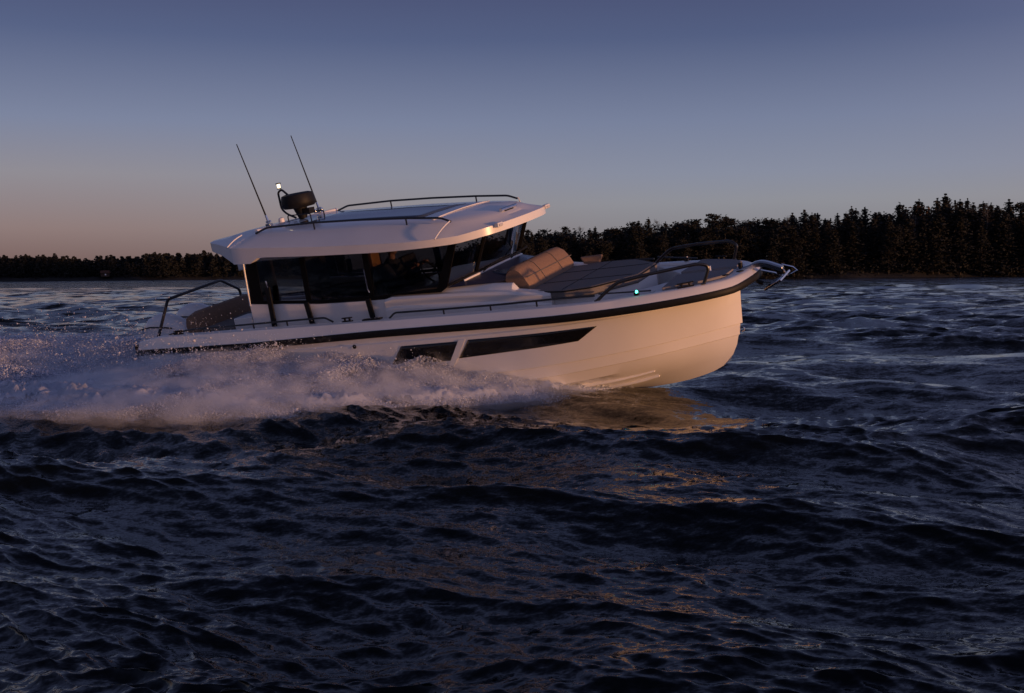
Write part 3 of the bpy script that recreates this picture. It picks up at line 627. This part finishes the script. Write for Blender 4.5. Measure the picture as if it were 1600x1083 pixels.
idx = np.arange(nr*nc).reshape(nr, nc)
F_ = np.stack([idx[:-1, :-1].ravel(), idx[:-1, 1:].ravel(), idx[1:, 1:].ravel(), idx[1:, :-1].ravel()], 1)
# close the middle
V = np.vstack([V, [[0, 0, -.2]]]); cF = np.stack([idx[0, :-1], np.full(nc-1, nr*nc), np.full(nc-1, nr*nc), idx[0, 1:]], 1)
wm = bpy.data.materials.new('sea_water'); wm.use_nodes = True; t = wm.node_tree; p = t.nodes['Principled BSDF']
p.inputs['Base Color'].default_value = (.002, .003, .004, 1); p.inputs['Roughness'].default_value = .055; p.inputs['IOR'].default_value = 1.333
g = N(t, 'ShaderNodeNewGeometry')
def nz(scale, det, vec=(1, 1, 1), rot=0):
    mp = N(t, 'ShaderNodeMapping'); mp.inputs['Scale'].default_value = vec; mp.inputs['Rotation'].default_value = (0, 0, rot); link(t, g.outputs['Position'], mp.inputs[0])
    n = N(t, 'ShaderNodeTexNoise'); n.inputs['Scale'].default_value = scale; n.inputs['Detail'].default_value = det; n.inputs['Roughness'].default_value = .55; link(t, mp.outputs[0], n.inputs['Vector']); return n
# wavelets too small for the mesh tilt the normal directly (works the same near and far)
acc = None
for scale, det, vec, rot, amt in ((1.3, 3, (.45, 1, 1), R(-12), (.22, .38, 0)), (5, 3, (.45, 1, 1), R(14), (.30, .56, 0)), (19, 3, (.55, 1, 1), R(-20), (.34, .58, 0)), (60, 2, (.6, 1, 1), R(10), (.26, .42, 0)), (.55, 4, (.4, 1, 1), R(5), (.7, 1.4, 0)), (.95, 4, (.8, 2.6, 1), R(-4), (1.0, 1.9, 0))):
    n = nz(scale, det, vec, rot); a = N(t, 'ShaderNodeVectorMath', operation='SUBTRACT'); link(t, n.outputs['Color'], a.inputs[0]); a.inputs[1].default_value = (.5, .5, .5)
    b_ = N(t, 'ShaderNodeVectorMath', operation='MULTIPLY'); link(t, a.outputs[0], b_.inputs[0]); b_.inputs[1].default_value = amt
    if scale < 1:       # long waves the coarse far mesh cannot carry
        ln = N(t, 'ShaderNodeVectorMath', operation='LENGTH'); link(t, g.outputs['Position'], ln.inputs[0]); mr_ = N(t, 'ShaderNodeMapRange'); mr_.inputs[1].default_value = 16; mr_.inputs[2].default_value = 55; link(t, ln.outputs['Value'], mr_.inputs[0])
        e_ = N(t, 'ShaderNodeVectorMath', operation='SCALE'); link(t, b_.outputs[0], e_.inputs[0]); link(t, mr_.outputs[0], e_.inputs['Scale']); b_ = e_
    if acc is None: acc = b_
    else:
        c_ = N(t, 'ShaderNodeVectorMath', operation='ADD'); link(t, acc.outputs[0], c_.inputs[0]); link(t, b_.outputs[0], c_.inputs[1]); acc = c_
ad = N(t, 'ShaderNodeVectorMath', operation='ADD'); link(t, acc.outputs[0], ad.inputs[0]); link(t, g.outputs['Normal'], ad.inputs[1])
nn_ = N(t, 'ShaderNodeVectorMath', operation='NORMALIZE'); link(t, ad.outputs[0], nn_.inputs[0]); link(t, nn_.outputs[0], p.inputs['Normal'])
water = fast_mesh('water', V, F_, wm, smooth=True); tag(water, kind='structure')

# ------------------------------------------------------------------ spray and foam
def lattice(n=48, seed=0):
    r = np.random.default_rng(seed); return r.random((n, n, n)).astype(np.float32)
LAT = lattice(40, 3)
def vnoise(P, sc_):
    q = P*sc_; i = np.floor(q).astype(int); f = q-i; f = f*f*(3-2*f); n = LAT.shape[0]; out = 0
    for a in (0, 1):
        for b in (0, 1):
            for c in (0, 1):
                wgt = (f[:, 0] if a else 1-f[:, 0])*(f[:, 1] if b else 1-f[:, 1])*(f[:, 2] if c else 1-f[:, 2])
                out = out+wgt*LAT[(i[:, 0]+a) % n, (i[:, 1]+b) % n, (i[:, 2]+c) % n]
    return out
def fbm(P, sc_, o=4): 
    s_ = 0; a = .5; tot = 0
    for k in range(o): s_ = s_+a*vnoise(P+k*17.3, sc_*2**k); tot += a; a *= .55
    return s_/tot
BMn = np.array(BM)
foam_mat = bpy.data.materials.new('sky_tinted_foam'); foam_mat.use_nodes = True; t = foam_mat.node_tree; t.nodes.clear()
df = N(t, 'ShaderNodeBsdfDiffuse'); df.inputs[0].default_value = (.82, .86, .96, 1); tl = N(t, 'ShaderNodeBsdfTranslucent'); tl.inputs[0].default_value = (.80, .85, .95, 1)  # neutral white foam; the blue cast of the skylight is mixed into the colour
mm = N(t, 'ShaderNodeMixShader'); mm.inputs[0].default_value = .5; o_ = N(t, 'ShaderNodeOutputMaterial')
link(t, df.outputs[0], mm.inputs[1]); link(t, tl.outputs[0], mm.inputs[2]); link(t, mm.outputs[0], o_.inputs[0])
def spray_points(n, fn):
    """fn(rng, n) -> boat-plane x, lateral offset y, height above water; returns world points kept by clumpy noise"""
    r = np.random.default_rng(11); x, y, h, dens = fn(r, n)
    # world position of (x, y) on the water, then raised
    wx = BMn[0, 0]*x+BMn[0, 1]*y+BMn[0, 3]; wy = BMn[1, 0]*x+BMn[1, 1]*y+BMn[1, 3]
    # (the water plane is z=0; correct for the tilt of the boat frame)
    wx = wx+BMn[0, 2]*.7; wy = wy+BMn[1, 2]*.7
    P = np.stack([wx, wy, h], 1)
    Q = np.stack([x*.55, y, h*1.1], 1)
    c = fbm(Q+5, 2.2, 6); keep = r.random(len(c)) < dens*(.06+.94*np.clip((c-.42)/.12, 0, 1)**1.3)
    return P[keep]
def side_spray(r, n):
    x = 8.35-9.6*r.random(n)**.8; s_ = 8.35-x
    hmax = np.interp(s_, [0, .6, 1.5, 2.5, 3.3, 4.4, 6.4, 8.4, 9.6], [.03, .16, .31, .50, .74, .80, .56, .40, .38])
    wid = np.interp(s_, [0, .5, 1.4, 2.7, 5.5, 9.6], [.15, .6, 2.1, 3.9, 5.0, 4.7])
    u = r.random(n)**1.1
    y = -(1.30+.18*np.clip((s_-0), 0, 1)+u*wid)
    y = np.where(x > 7.2, -(np.interp(x, [7.2, 8.4], [1.28, .75])+u*wid), y)
    top = hmax*(1-.75*u)*(.42+.95*vnoise(np.stack([x*.9, x*0+3, u*1.2], 1), 1.9))
    h = top*r.random(n)**1.25
    return x, y, h, np.clip(1.25-h/np.maximum(top, .01)*.55, 0, 1)
def wake_spray(r, n):
    x = .6-13*r.random(n); s_ = .6-x; y = -6.2-.06*s_+r.random(n)*(8.6+.2*s_)
    hmax = np.interp(s_, [0, 1, 3, 6, 10, 13], [.45, .62, .70, .58, .50, .45])
    top = hmax*(1-.55*(np.abs(y+1.3)/4.6)**2)*(.55+.6*vnoise(np.stack([x, y, x*0], 1), 1.1)); h = top*r.random(n)**1.4
    return x, y, h, np.full(n, .9)
def far_spray(r, n):
    x = 7.6-8*r.random(n); s_ = 7.6-x; u = r.random(n); y = 1.4+u*(.4+.22*s_); h = (.1+.05*s_)*(1-.5*u)*r.random(n)**1.3
    return x, y, h, np.full(n, .8)
def bow_sheet(r, n):
    x = 8.62-1.9*r.random(n)**.8; s_ = 8.62-x; u = r.random(n); y = -(np.interp(x, [6.7, 7.4, 8.0, 8.62], [1.40, 1.22, .85, .15])+u*(.03+.35*s_)); h = (.03+.20*s_)*(1-.4*u)*r.random(n)**.8+.01
    return x, y, h, np.full(n, 2.5)
def drops(n, fn, seed, rad, noise=True):
    P = spray_points(n, fn); r = np.random.default_rng(seed)
    return P, rad*np.exp(r.normal(0, .55, len(P)))
pts = []; rads = []
for n, fn, sd_, rad in ((3600000, side_spray, 1, .0046), (2500000, wake_spray, 2, .0058), (420000, bow_sheet, 5, .0045), (80000, far_spray, 3, .006)):
    P, q = drops(n, fn, sd_, rad); pts.append(P); rads.append(q)
def loose(r, n):      # stray droplets thrown out of the sheet
    x = 8.2-10.5*r.random(n)**.7; s_ = 8.2-x; y = -(1.3+r.random(n)*np.interp(s_, [0, 2, 10], [1.0, 1.9, 3.0])); h = np.abs(r.normal(0, 1, n))*np.interp(s_, [0, 1, 3, 6, 10], [.05, .12, .30, .48, .45])
    return x, y, h, np.full(n, 1.)
P, q = drops(36000, loose, 4, .0046); pts.append(P); rads.append(q)
P = np.concatenate(pts); rad = np.concatenate(rads)
print('droplets', len(P))
# every droplet is a small tetrahedron, randomly turned
r = np.random.default_rng(9)
base = np.array([[1, 1, 1], [1, -1, -1], [-1, 1, -1], [-1, -1, 1]], float)/1.2
qa = r.normal(size=(len(P), 4)); qa /= np.linalg.norm(qa, axis=1, keepdims=True)
w_, x_, y_, z_ = qa.T
Rm = np.stack([1-2*(y_**2+z_**2), 2*(x_*y_-z_*w_), 2*(x_*z_+y_*w_), 2*(x_*y_+z_*w_), 1-2*(x_**2+z_**2), 2*(y_*z_-x_*w_), 2*(x_*z_-y_*w_), 2*(y_*z_+x_*w_), 1-2*(x_**2+y_**2)], 1).reshape(-1, 3, 3)
TV = (np.einsum('nij,kj->nki', Rm, base)*rad[:, None, None]+P[:, None, :]).reshape(-1, 3)
b4 = (np.arange(len(P))*4)[:, None]
TF = np.concatenate([b4+np.array([[0, 1, 2]]), b4+np.array([[0, 3, 1]]), b4+np.array([[0, 2, 3]]), b4+np.array([[1, 3, 2]])])
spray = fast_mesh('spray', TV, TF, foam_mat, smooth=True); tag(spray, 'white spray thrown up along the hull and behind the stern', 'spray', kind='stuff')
# soft mist of fine droplets round the spray: a real volume with its own bounds
def wpt(x, y, h): return (BMn[0, 0]*x+BMn[0, 1]*y+BMn[0, 3]+BMn[0, 2]*.7, BMn[1, 0]*x+BMn[1, 1]*y+BMn[1, 3]+BMn[1, 2]*.7, h)
MT = [(8.3, -.95, .5, .10), (7.7, -1.2, 1.1, .26), (7.0, -1.36, 2.2, .44), (6.2, -1.45, 3.5, .62), (5.4, -1.50, 4.2, .88), (4.6, -1.50, 4.6, .94), (3.4, -1.50, 5.0, .82), (2.0, -1.50, 5.1, .64), (.5, -1.50, 4.8, .50)]
m = MB(); m.loft([[wpt(x, y0, -.12), wpt(x, y0, hm), wpt(x, y0-wd*.25, hm*.98), wpt(x, y0-wd*.55, hm*.66), wpt(x, y0-wd*.8, hm*.44), wpt(x, y0-wd, hm*.20), wpt(x, y0-wd, -.12)] for x, y0, wd, hm in MT])
def mist_mat(name, dens, hscale):
    mv = bpy.data.materials.new(name); mv.use_nodes = True; t = mv.node_tree; t.nodes.clear()
    g = N(t, 'ShaderNodeNewGeometry'); mp = N(t, 'ShaderNodeMapping'); mp.inputs['Rotation'].default_value = (0, 0, R(26)); mp.inputs['Scale'].default_value = (.7, 1, 1); link(t, g.outputs['Position'], mp.inputs[0])
    n = N(t, 'ShaderNodeTexNoise'); n.inputs['Scale'].default_value = 2.6; n.inputs['Detail'].default_value = 9; n.inputs['Roughness'].default_value = .74; link(t, mp.outputs[0], n.inputs['Vector'])
    sp = N(t, 'ShaderNodeSeparateXYZ'); link(t, g.outputs['Position'], sp.inputs[0])
    a = N(t, 'ShaderNodeMath', operation='MULTIPLY_ADD'); link(t, sp.outputs['Z'], a.inputs[0]); a.inputs[1].default_value = -.30/hscale; link(t, n.outputs['Fac'], a.inputs[2])
    r_ = N(t, 'ShaderNodeMapRange'); r_.inputs[1].default_value = .34; r_.inputs[2].default_value = .50; r_.inputs[3].default_value = 0; r_.inputs[4].default_value = dens; link(t, a.outputs[0], r_.inputs[0])
    v = N(t, 'ShaderNodeVolumePrincipled'); v.inputs['Color'].default_value = (.90, .94, .995, 1); v.inputs['Anisotropy'].default_value = .1; link(t, r_.outputs[0], v.inputs['Density'])  # bluish colour paints cool skylight into the otherwise white mist
    o = N(t, 'ShaderNodeOutputMaterial'); link(t, v.outputs[0], o.inputs['Volume']); mv.cycles.volume_step_rate = .08
    return mv
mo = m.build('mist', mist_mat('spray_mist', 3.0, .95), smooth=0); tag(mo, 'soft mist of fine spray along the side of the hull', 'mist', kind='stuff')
WK = [(.45, 1.9, -6.2, .50), (-1.0, 2.5, -6.3, .88), (-3, 2.9, -6.4, .95), (-6, 3.3, -6.5, .84), (-10, 3.8, -6.8, .72), (-14, 4.2, -7.1, .64)]
m = MB(); m.loft([[wpt(x, yf, -.12), wpt(x, yf*.7, hm*.6), wpt(x, yf*.2, hm), wpt(x, yn*.3, hm), wpt(x, yn*.65, hm*.6), wpt(x, yn*.88, hm*.32), wpt(x, yn, hm*.1), wpt(x, yn, -.12)] for x, yf, yn, hm in WK])
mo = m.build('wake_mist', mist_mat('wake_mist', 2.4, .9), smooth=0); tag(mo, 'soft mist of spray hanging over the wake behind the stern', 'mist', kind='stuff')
# foam carpet: lumpy white surface of the churned water
gx = np.arange(-14, 7.9, .045); gyy = np.arange(-7.8, 5.0, .045); GX, GY = np.meshgrid(gx, gyy); fx = GX.ravel(); fy = GY.ravel(); s_ = 8.4-fx
wx = BMn[0, 0]*fx+BMn[0, 1]*fy+BMn[0, 3]+BMn[0, 2]*.7; wy = BMn[1, 0]*fx+BMn[1, 1]*fy+BMn[1, 3]+BMn[1, 2]*.7
outer = np.where(fy < 0, np.interp(s_, [0, .5, 1.4, 2.7, 5.5, 9, 22], [.9, 1.7, 3.3, 5.1, 6.1, 6.1, 6.7]), np.interp(s_, [0, 1, 4, 9, 22], [.9, 1.8, 2.7, 3.3, 4.2])); edge = (outer-np.abs(fy+.1))/.5
PQ = np.stack([fx*.6, fy, fx*0], 1); n_ = fbm(PQ, 1.3, 5); n2_ = fbm(PQ+9, 5.5, 4)
fz = np.random.default_rng(4).normal(0, .022, len(fx))+.05*(fbm(PQ+3, 14, 2)-.5)+np.clip(edge, 0, 1)*(.08+.30*np.clip(n_-.3, 0, 1)*np.interp(s_, [0, 3, 8, 22], [.3, .7, 1, .7])+.26*n2_)-.08+.10*np.clip(s_/5, 0, 1)*gauss(np.abs(fy)-outer+.7, .6)
inb = (np.abs(fy) < np.interp(fx, [0, 7, 8.3], [1.30, 1.15, .7])) & (fx > 0)
mask = (edge+(n_-.5)*4.2+(n2_-.5)*1.6 > .35) & ~inb
ny, nx = GX.shape; ii = np.arange(nx*ny).reshape(ny, nx); mk = mask.reshape(ny, nx)
ok = mk[:-1, :-1] & mk[1:, :-1] & mk[:-1, 1:] & mk[1:, 1:]
FF = np.stack([ii[:-1, :-1][ok], ii[:-1, 1:][ok], ii[1:, 1:][ok], ii[1:, :-1][ok]], 1)
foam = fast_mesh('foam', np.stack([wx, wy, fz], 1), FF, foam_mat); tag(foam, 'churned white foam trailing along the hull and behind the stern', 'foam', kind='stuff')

# ------------------------------------------------------------------ shores and forest
rock = pm('shore_rock', (.013, .012, .0115), .9, noise=(.6, .4), bump=(2, .6, .3))
def shore(name, x0, x1, ynear, depth, hfun, seed):
    xs = np.linspace(x0, x1, 160); ds = np.linspace(0, 1, 26)**1.4
    v = []; rr = np.random.default_rng(seed)
    for j, d in enumerate(ds):
        for i, x in enumerate(xs):
            e = .5*math.sin(x*.13)+.8*math.sin(x*.047+1); y = ynear(x)+e*3+d*depth
            Pn = np.array([[x*.12, y*.12, 0.]]); nn = float(fbm(Pn, 1.0, 4)[0])
            z = -1.0+1.9*min(1, d*7)*(.45+nn)+hfun(x)*d+(nn-.5)*1.4*min(1, d*4)
            v.append((x, y, z))
    ii = np.arange(len(v)).reshape(len(ds), len(xs)); f = np.stack([ii[:-1, :-1].ravel(), ii[:-1, 1:].ravel(), ii[1:, 1:].ravel(), ii[1:, :-1].ravel()], 1)
    o = fast_mesh(name, v, f, rock, smooth=True); tag(o, kind='structure'); return v
DR = 250.0
def pxx(px, d): return (px-800)/1750*d
shore('rocky_shore', pxx(690, DR), pxx(1760, DR), lambda x: DR, 60, lambda x: float(np.interp(x, [-20, 0, 60, 120], [.5, 2, 4, 5])), 1)
shore('rocky_shore', pxx(-200, 460), pxx(560, 460), lambda x: 462, 60, lambda x: 3, 2)
bark = pm('bark', (.035, .026, .02), .9, noise=(2, .3)); birchbark = pm('birch_bark', (.16, .15, .14), .8, noise=(3, .4))
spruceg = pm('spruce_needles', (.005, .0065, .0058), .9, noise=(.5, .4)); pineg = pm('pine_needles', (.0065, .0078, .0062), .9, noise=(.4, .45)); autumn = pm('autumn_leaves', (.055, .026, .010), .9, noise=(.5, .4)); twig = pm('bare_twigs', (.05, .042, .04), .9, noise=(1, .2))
def leafs(rr, C, size, flat=.5):
    n = len(C); a = rr.normal(size=(n, 3)); a /= np.linalg.norm(a, axis=1, keepdims=True); b = np.cross(a, rr.normal(size=(n, 3))); b /= np.linalg.norm(b, axis=1, keepdims=True)
    a[:, 2] *= flat; s_ = size*rr.uniform(.6, 1.4, (n, 1))
    v = np.stack([C-a*s_-b*s_*.5, C+a*s_-b*s_*.6, C+a*s_*.8+b*s_*.6, C-a*s_*.7+b*s_*.5], 1).reshape(-1, 3); f = np.arange(4*n).reshape(n, 4); return v, f
def make_tree(kind, seed):
    rr = np.random.default_rng(seed); root = empty('spruce_tree' if kind == 'spruce' else 'pine_tree' if kind == 'pine' else 'birch_tree' if kind == 'birch' else 'autumn_tree')
    if kind == 'spruce':
        Ht = 18; tk = MB().tube([(0, 0, -1), (0, 0, Ht*.5), (.05, 0, Ht)], [.26, .03], 6); C = []
        nb = 40
        for i in range(nb):
            z = 1.5+(Ht-1.7)*(i/nb)**.9; L = (Ht-z)*.235+.55
            for k in range(8):
                if rr.random() < .12: continue
                an = k*2*math.pi/8+rr.uniform(-.4, .4); l = L*rr.uniform(.6, 1.25)
                for q in np.linspace(.15, 1, max(3, int(l*3.2))): C.append((math.cos(an)*l*q, math.sin(an)*l*q, z-.35*l*q+.18*l*q*q+rr.normal(0, .07)))
        for z in np.linspace(Ht-1.2, Ht+.2, 8): C.append((rr.normal(0, .06), rr.normal(0, .06), z))
        v, f = leafs(rr, np.array(C), .30, .45); mat = spruceg
    elif kind == 'pine':
        Ht = 16; bend = rr.uniform(-.6, .6); tk = MB().tube([(0, 0, -1), (bend*.4, 0, Ht*.5), (bend, .2, Ht*.95)], [.24, .06], 6); C = []
        for i in range(26):
            z = Ht*rr.uniform(.38, 1.0); an = rr.uniform(0, 6.28); l = rr.uniform(.4, 2.6)*(1.15-abs(z/Ht-.68)*1.6); c = np.array((bend*z/Ht+math.cos(an)*l, math.sin(an)*l, z)); s_ = rr.uniform(.5, 1.0)
            tk.tube([(bend*z/Ht, 0, z-.6), tuple(c)], [.06, .02], 4)
            C += list(c+rr.normal(size=(60, 3))*np.array((s_, s_, s_*.5)))
        C = [c for c in C if c[2] < Ht*1.02]; v, f = leafs(rr, np.array(C), .27, .6); mat = pineg
    elif kind == 'autumn':
        Ht = 13; tk = MB().tube([(0, 0, -1), (0, 0, Ht*.9)], [.2, .04], 6); C = []
        for i in range(22):
            z = Ht*rr.uniform(.3, 1.0); an = rr.uniform(0, 6.28); l = rr.uniform(.2, 2.2)*(1.1-abs(z/Ht-.6)*1.5); C += list(np.array((math.cos(an)*l, math.sin(an)*l, z))+rr.normal(size=(40, 3))*.8)
        C = [c for c in C if c[2] < Ht*.95 and math.hypot(c[0], c[1]) < 2.4]; v, f = leafs(rr, np.array(C), .22, .8); mat = autumn
    else:
        Ht = 15; tk = MB().tube([(0, 0, -1), (.1, 0, Ht*.6), (.25, 0, Ht)], [.17, .03], 6); tw = MB()
        for i in range(46):
            z = Ht*rr.uniform(.35, .98); an = rr.uniform(0, 6.28); l = rr.uniform(1, 2.6)*(1.25-z/Ht); c = Vector((.15+math.cos(an)*l, math.sin(an)*l, z+l*1.1)); a0 = Vector((.15, 0, z)); tw.tube([a0, c], [.05, .02], 3)
            for k in range(6): q = a0.lerp(c, rr.uniform(.4, 1)); tw.tube([q, q+Vector(rr.normal(size=3))*.5+Vector((0, 0, .4))], [.025, .012], 3)
    to = tk.build('trunk', birchbark if kind == 'birch' else bark, root, smooth=0)
    if kind == 'birch': tw.build('crown', twig, root, smooth=0)
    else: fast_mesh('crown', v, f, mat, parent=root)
    return root
protos = {k: [make_tree(k, s_+i) for i in range(n)] for k, s_, n in (('spruce', 10, 5), ('pine', 30, 6), ('birch', 50, 2), ('autumn', 60, 2))}
used = set()
def put(kind, x, y, z, h, label, group, rr):
    p = protos[kind][int(rr.integers(len(protos[kind])))]
    if p.name in used:
        c = p.copy(); col.objects.link(c)
        for ch in p.children:
            d = ch.copy(); col.objects.link(d); d.parent = c
    else: c = p; used.add(p.name)
    c.location = (x, y, z); c.rotation_euler = (0, 0, rr.uniform(0, 6.28)); s_ = h/{'spruce': 18, 'pine': 16, 'birch': 15, 'autumn': 13}[kind]; wd = s_*rr.uniform(.95, 1.4); c.scale = (wd, wd, s_)
    tag(c, label, cat='tree', group=group)
    return c
LBL = {'spruce': ('pointed dark spruce in the dusky wood on the shore right of the boat', 'spruces of the shore wood'), 'pine': ('irregular dark pine in the dusky wood on the shore right of the boat', 'pines of the shore wood'),
       'birch': ('leafless pale birch in the dusky wood on the shore right of the boat', 'birches of the shore wood'), 'autumn': ('rusty brown leaved tree in the dusky wood on the shore right of the boat', 'autumn trees of the shore wood')}
rr = np.random.default_rng(21)
SK = [(690, 420), (720, 392), (760, 372), (820, 362), (850, 360), (900, 356), (960, 354), (1000, 345), (1060, 342), (1120, 336), (1160, 343), (1230, 338), (1270, 330), (1300, 338), (1340, 322), (1390, 330), (1410, 318), (1440, 314), (1475, 306), (1510, 316), (1550, 312), (1600, 314), (1700, 318)]
hz = lambda px: 426-.00875*(px-800)
for row, (d, n) in enumerate(((256, 68), (263, 70), (271, 72), (280, 74))):
    for i in range(n):
        px = 700+(1690-700)*(i+rr.uniform(.1, .9))/n; x = pxx(px, d)
        sky_y = float(np.interp(px, [a for a, _ in SK], [b for _, b in SK]))
        topz = H+(hz(px)-sky_y)/1750*d
        gz = .6+(d-250)*.05
        if row < 3: topz = gz+(topz-gz)*rr.uniform(.70, .94)*(1, 1.02, 1.04)[row]
        else: topz = gz+(topz-gz)*rr.uniform(.86, 1.04)
        u = rr.random(); kind = 'pine' if px < 1230 and u < .66 else 'spruce' if u < .80 else 'pine' if u < .88 else 'birch' if u < .93 and row != 0 else 'autumn' if u < .96 and px > 1300 and row else 'spruce'
        if row == 3 and px > 1230 and kind == 'pine' and rr.random() < .6: kind = 'spruce'
        put(kind, x, d+rr.uniform(-3, 3), gz, max(3.5, topz-gz), LBL[kind][0], LBL[kind][1], rr)
# tallest spruce, single
c = put('spruce', pxx(1475, 262), 262, 1, H+(hz(1475)-305)/1750*262-1, 'tallest pointed spruce rising above the wood near the right edge of the picture', None, rr)
for ps in protos.values():          # a kind that was never planted leaves nothing behind
    for p in ps:
        if p.name not in used:
            for ch in list(p.children): bpy.data.objects.remove(ch)
            bpy.data.objects.remove(p)
# the far wood on the left reads as one mass
vs = []; fs = []; off = 0
for i in range(560):
    px = rr.uniform(-180, 540); d = 468+rr.uniform(0, 40); x = pxx(px, d); gz = .5+(d-465)*.06; Ht = 7.6+.8*math.sin(px*.031)+.5*math.sin(px*.083)+rr.uniform(-1.1, .9)+(1.2 if px > 280 else 0); C = []
    for k in range(210):
        z = rr.random()**.8; l = (1-z**2.2)*2.1+.3; an = rr.uniform(0, 6.28); C.append((x+math.cos(an)*l*rr.random()**.5, d+math.sin(an)*l, gz+.2+z*Ht))
    v, f = leafs(rr, np.array(C), .42, .5); vs.append(v); fs.append(f+off); off += len(v)
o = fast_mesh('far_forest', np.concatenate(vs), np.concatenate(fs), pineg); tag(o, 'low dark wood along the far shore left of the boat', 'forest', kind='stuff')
# undergrowth that closes the wood near the ground
vs = []; fs = []; off = 0
for i in range(2400):
    px = rr.uniform(690, 1750); d = rr.uniform(251.5, 286); x = pxx(px, d); gz = .4+(d-250)*.05
    if i > 900: d = rr.uniform(266, 284); gz += rr.uniform(0, .62)*(H+(hz(px)-float(np.interp(px, [a for a, _ in SK], [b for _, b in SK])))/1750*d)
    C = np.array((x, d, gz+1))+rr.normal(size=(40, 3))*np.array((1.2, .8, .9)); v, f = leafs(rr, C, .3, .7); vs.append(v); fs.append(f+off); off += len(v)
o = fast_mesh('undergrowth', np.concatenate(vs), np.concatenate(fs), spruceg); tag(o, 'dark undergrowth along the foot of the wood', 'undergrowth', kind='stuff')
# small cottage on the left shore
hs = empty('cottage', (pxx(167, 466), 466, 1.6)); tag(hs, 'tiny cottage with a rusty roof among the trees on the far left shore', 'house')
MB().box((0, 0, .8), (3.0, 2.4, 1.6)).build('wall', pm('cottage_wall', (.06, .035, .025), .9, noise=(2, .2)), hs)
MB().prism([(-1.8, -1.6, 1.55), (-1.8, 1.6, 1.55), (-1.8, 0, 2.6)], (3.6, 0, 0)).build('roof', pm('cottage_roof', (.09, .035, .02), .9, noise=(2, .2)), hs)
MB().box((.5, -1.22, .9), (.6, .05, .6)).build('window', M['flagw'], hs)
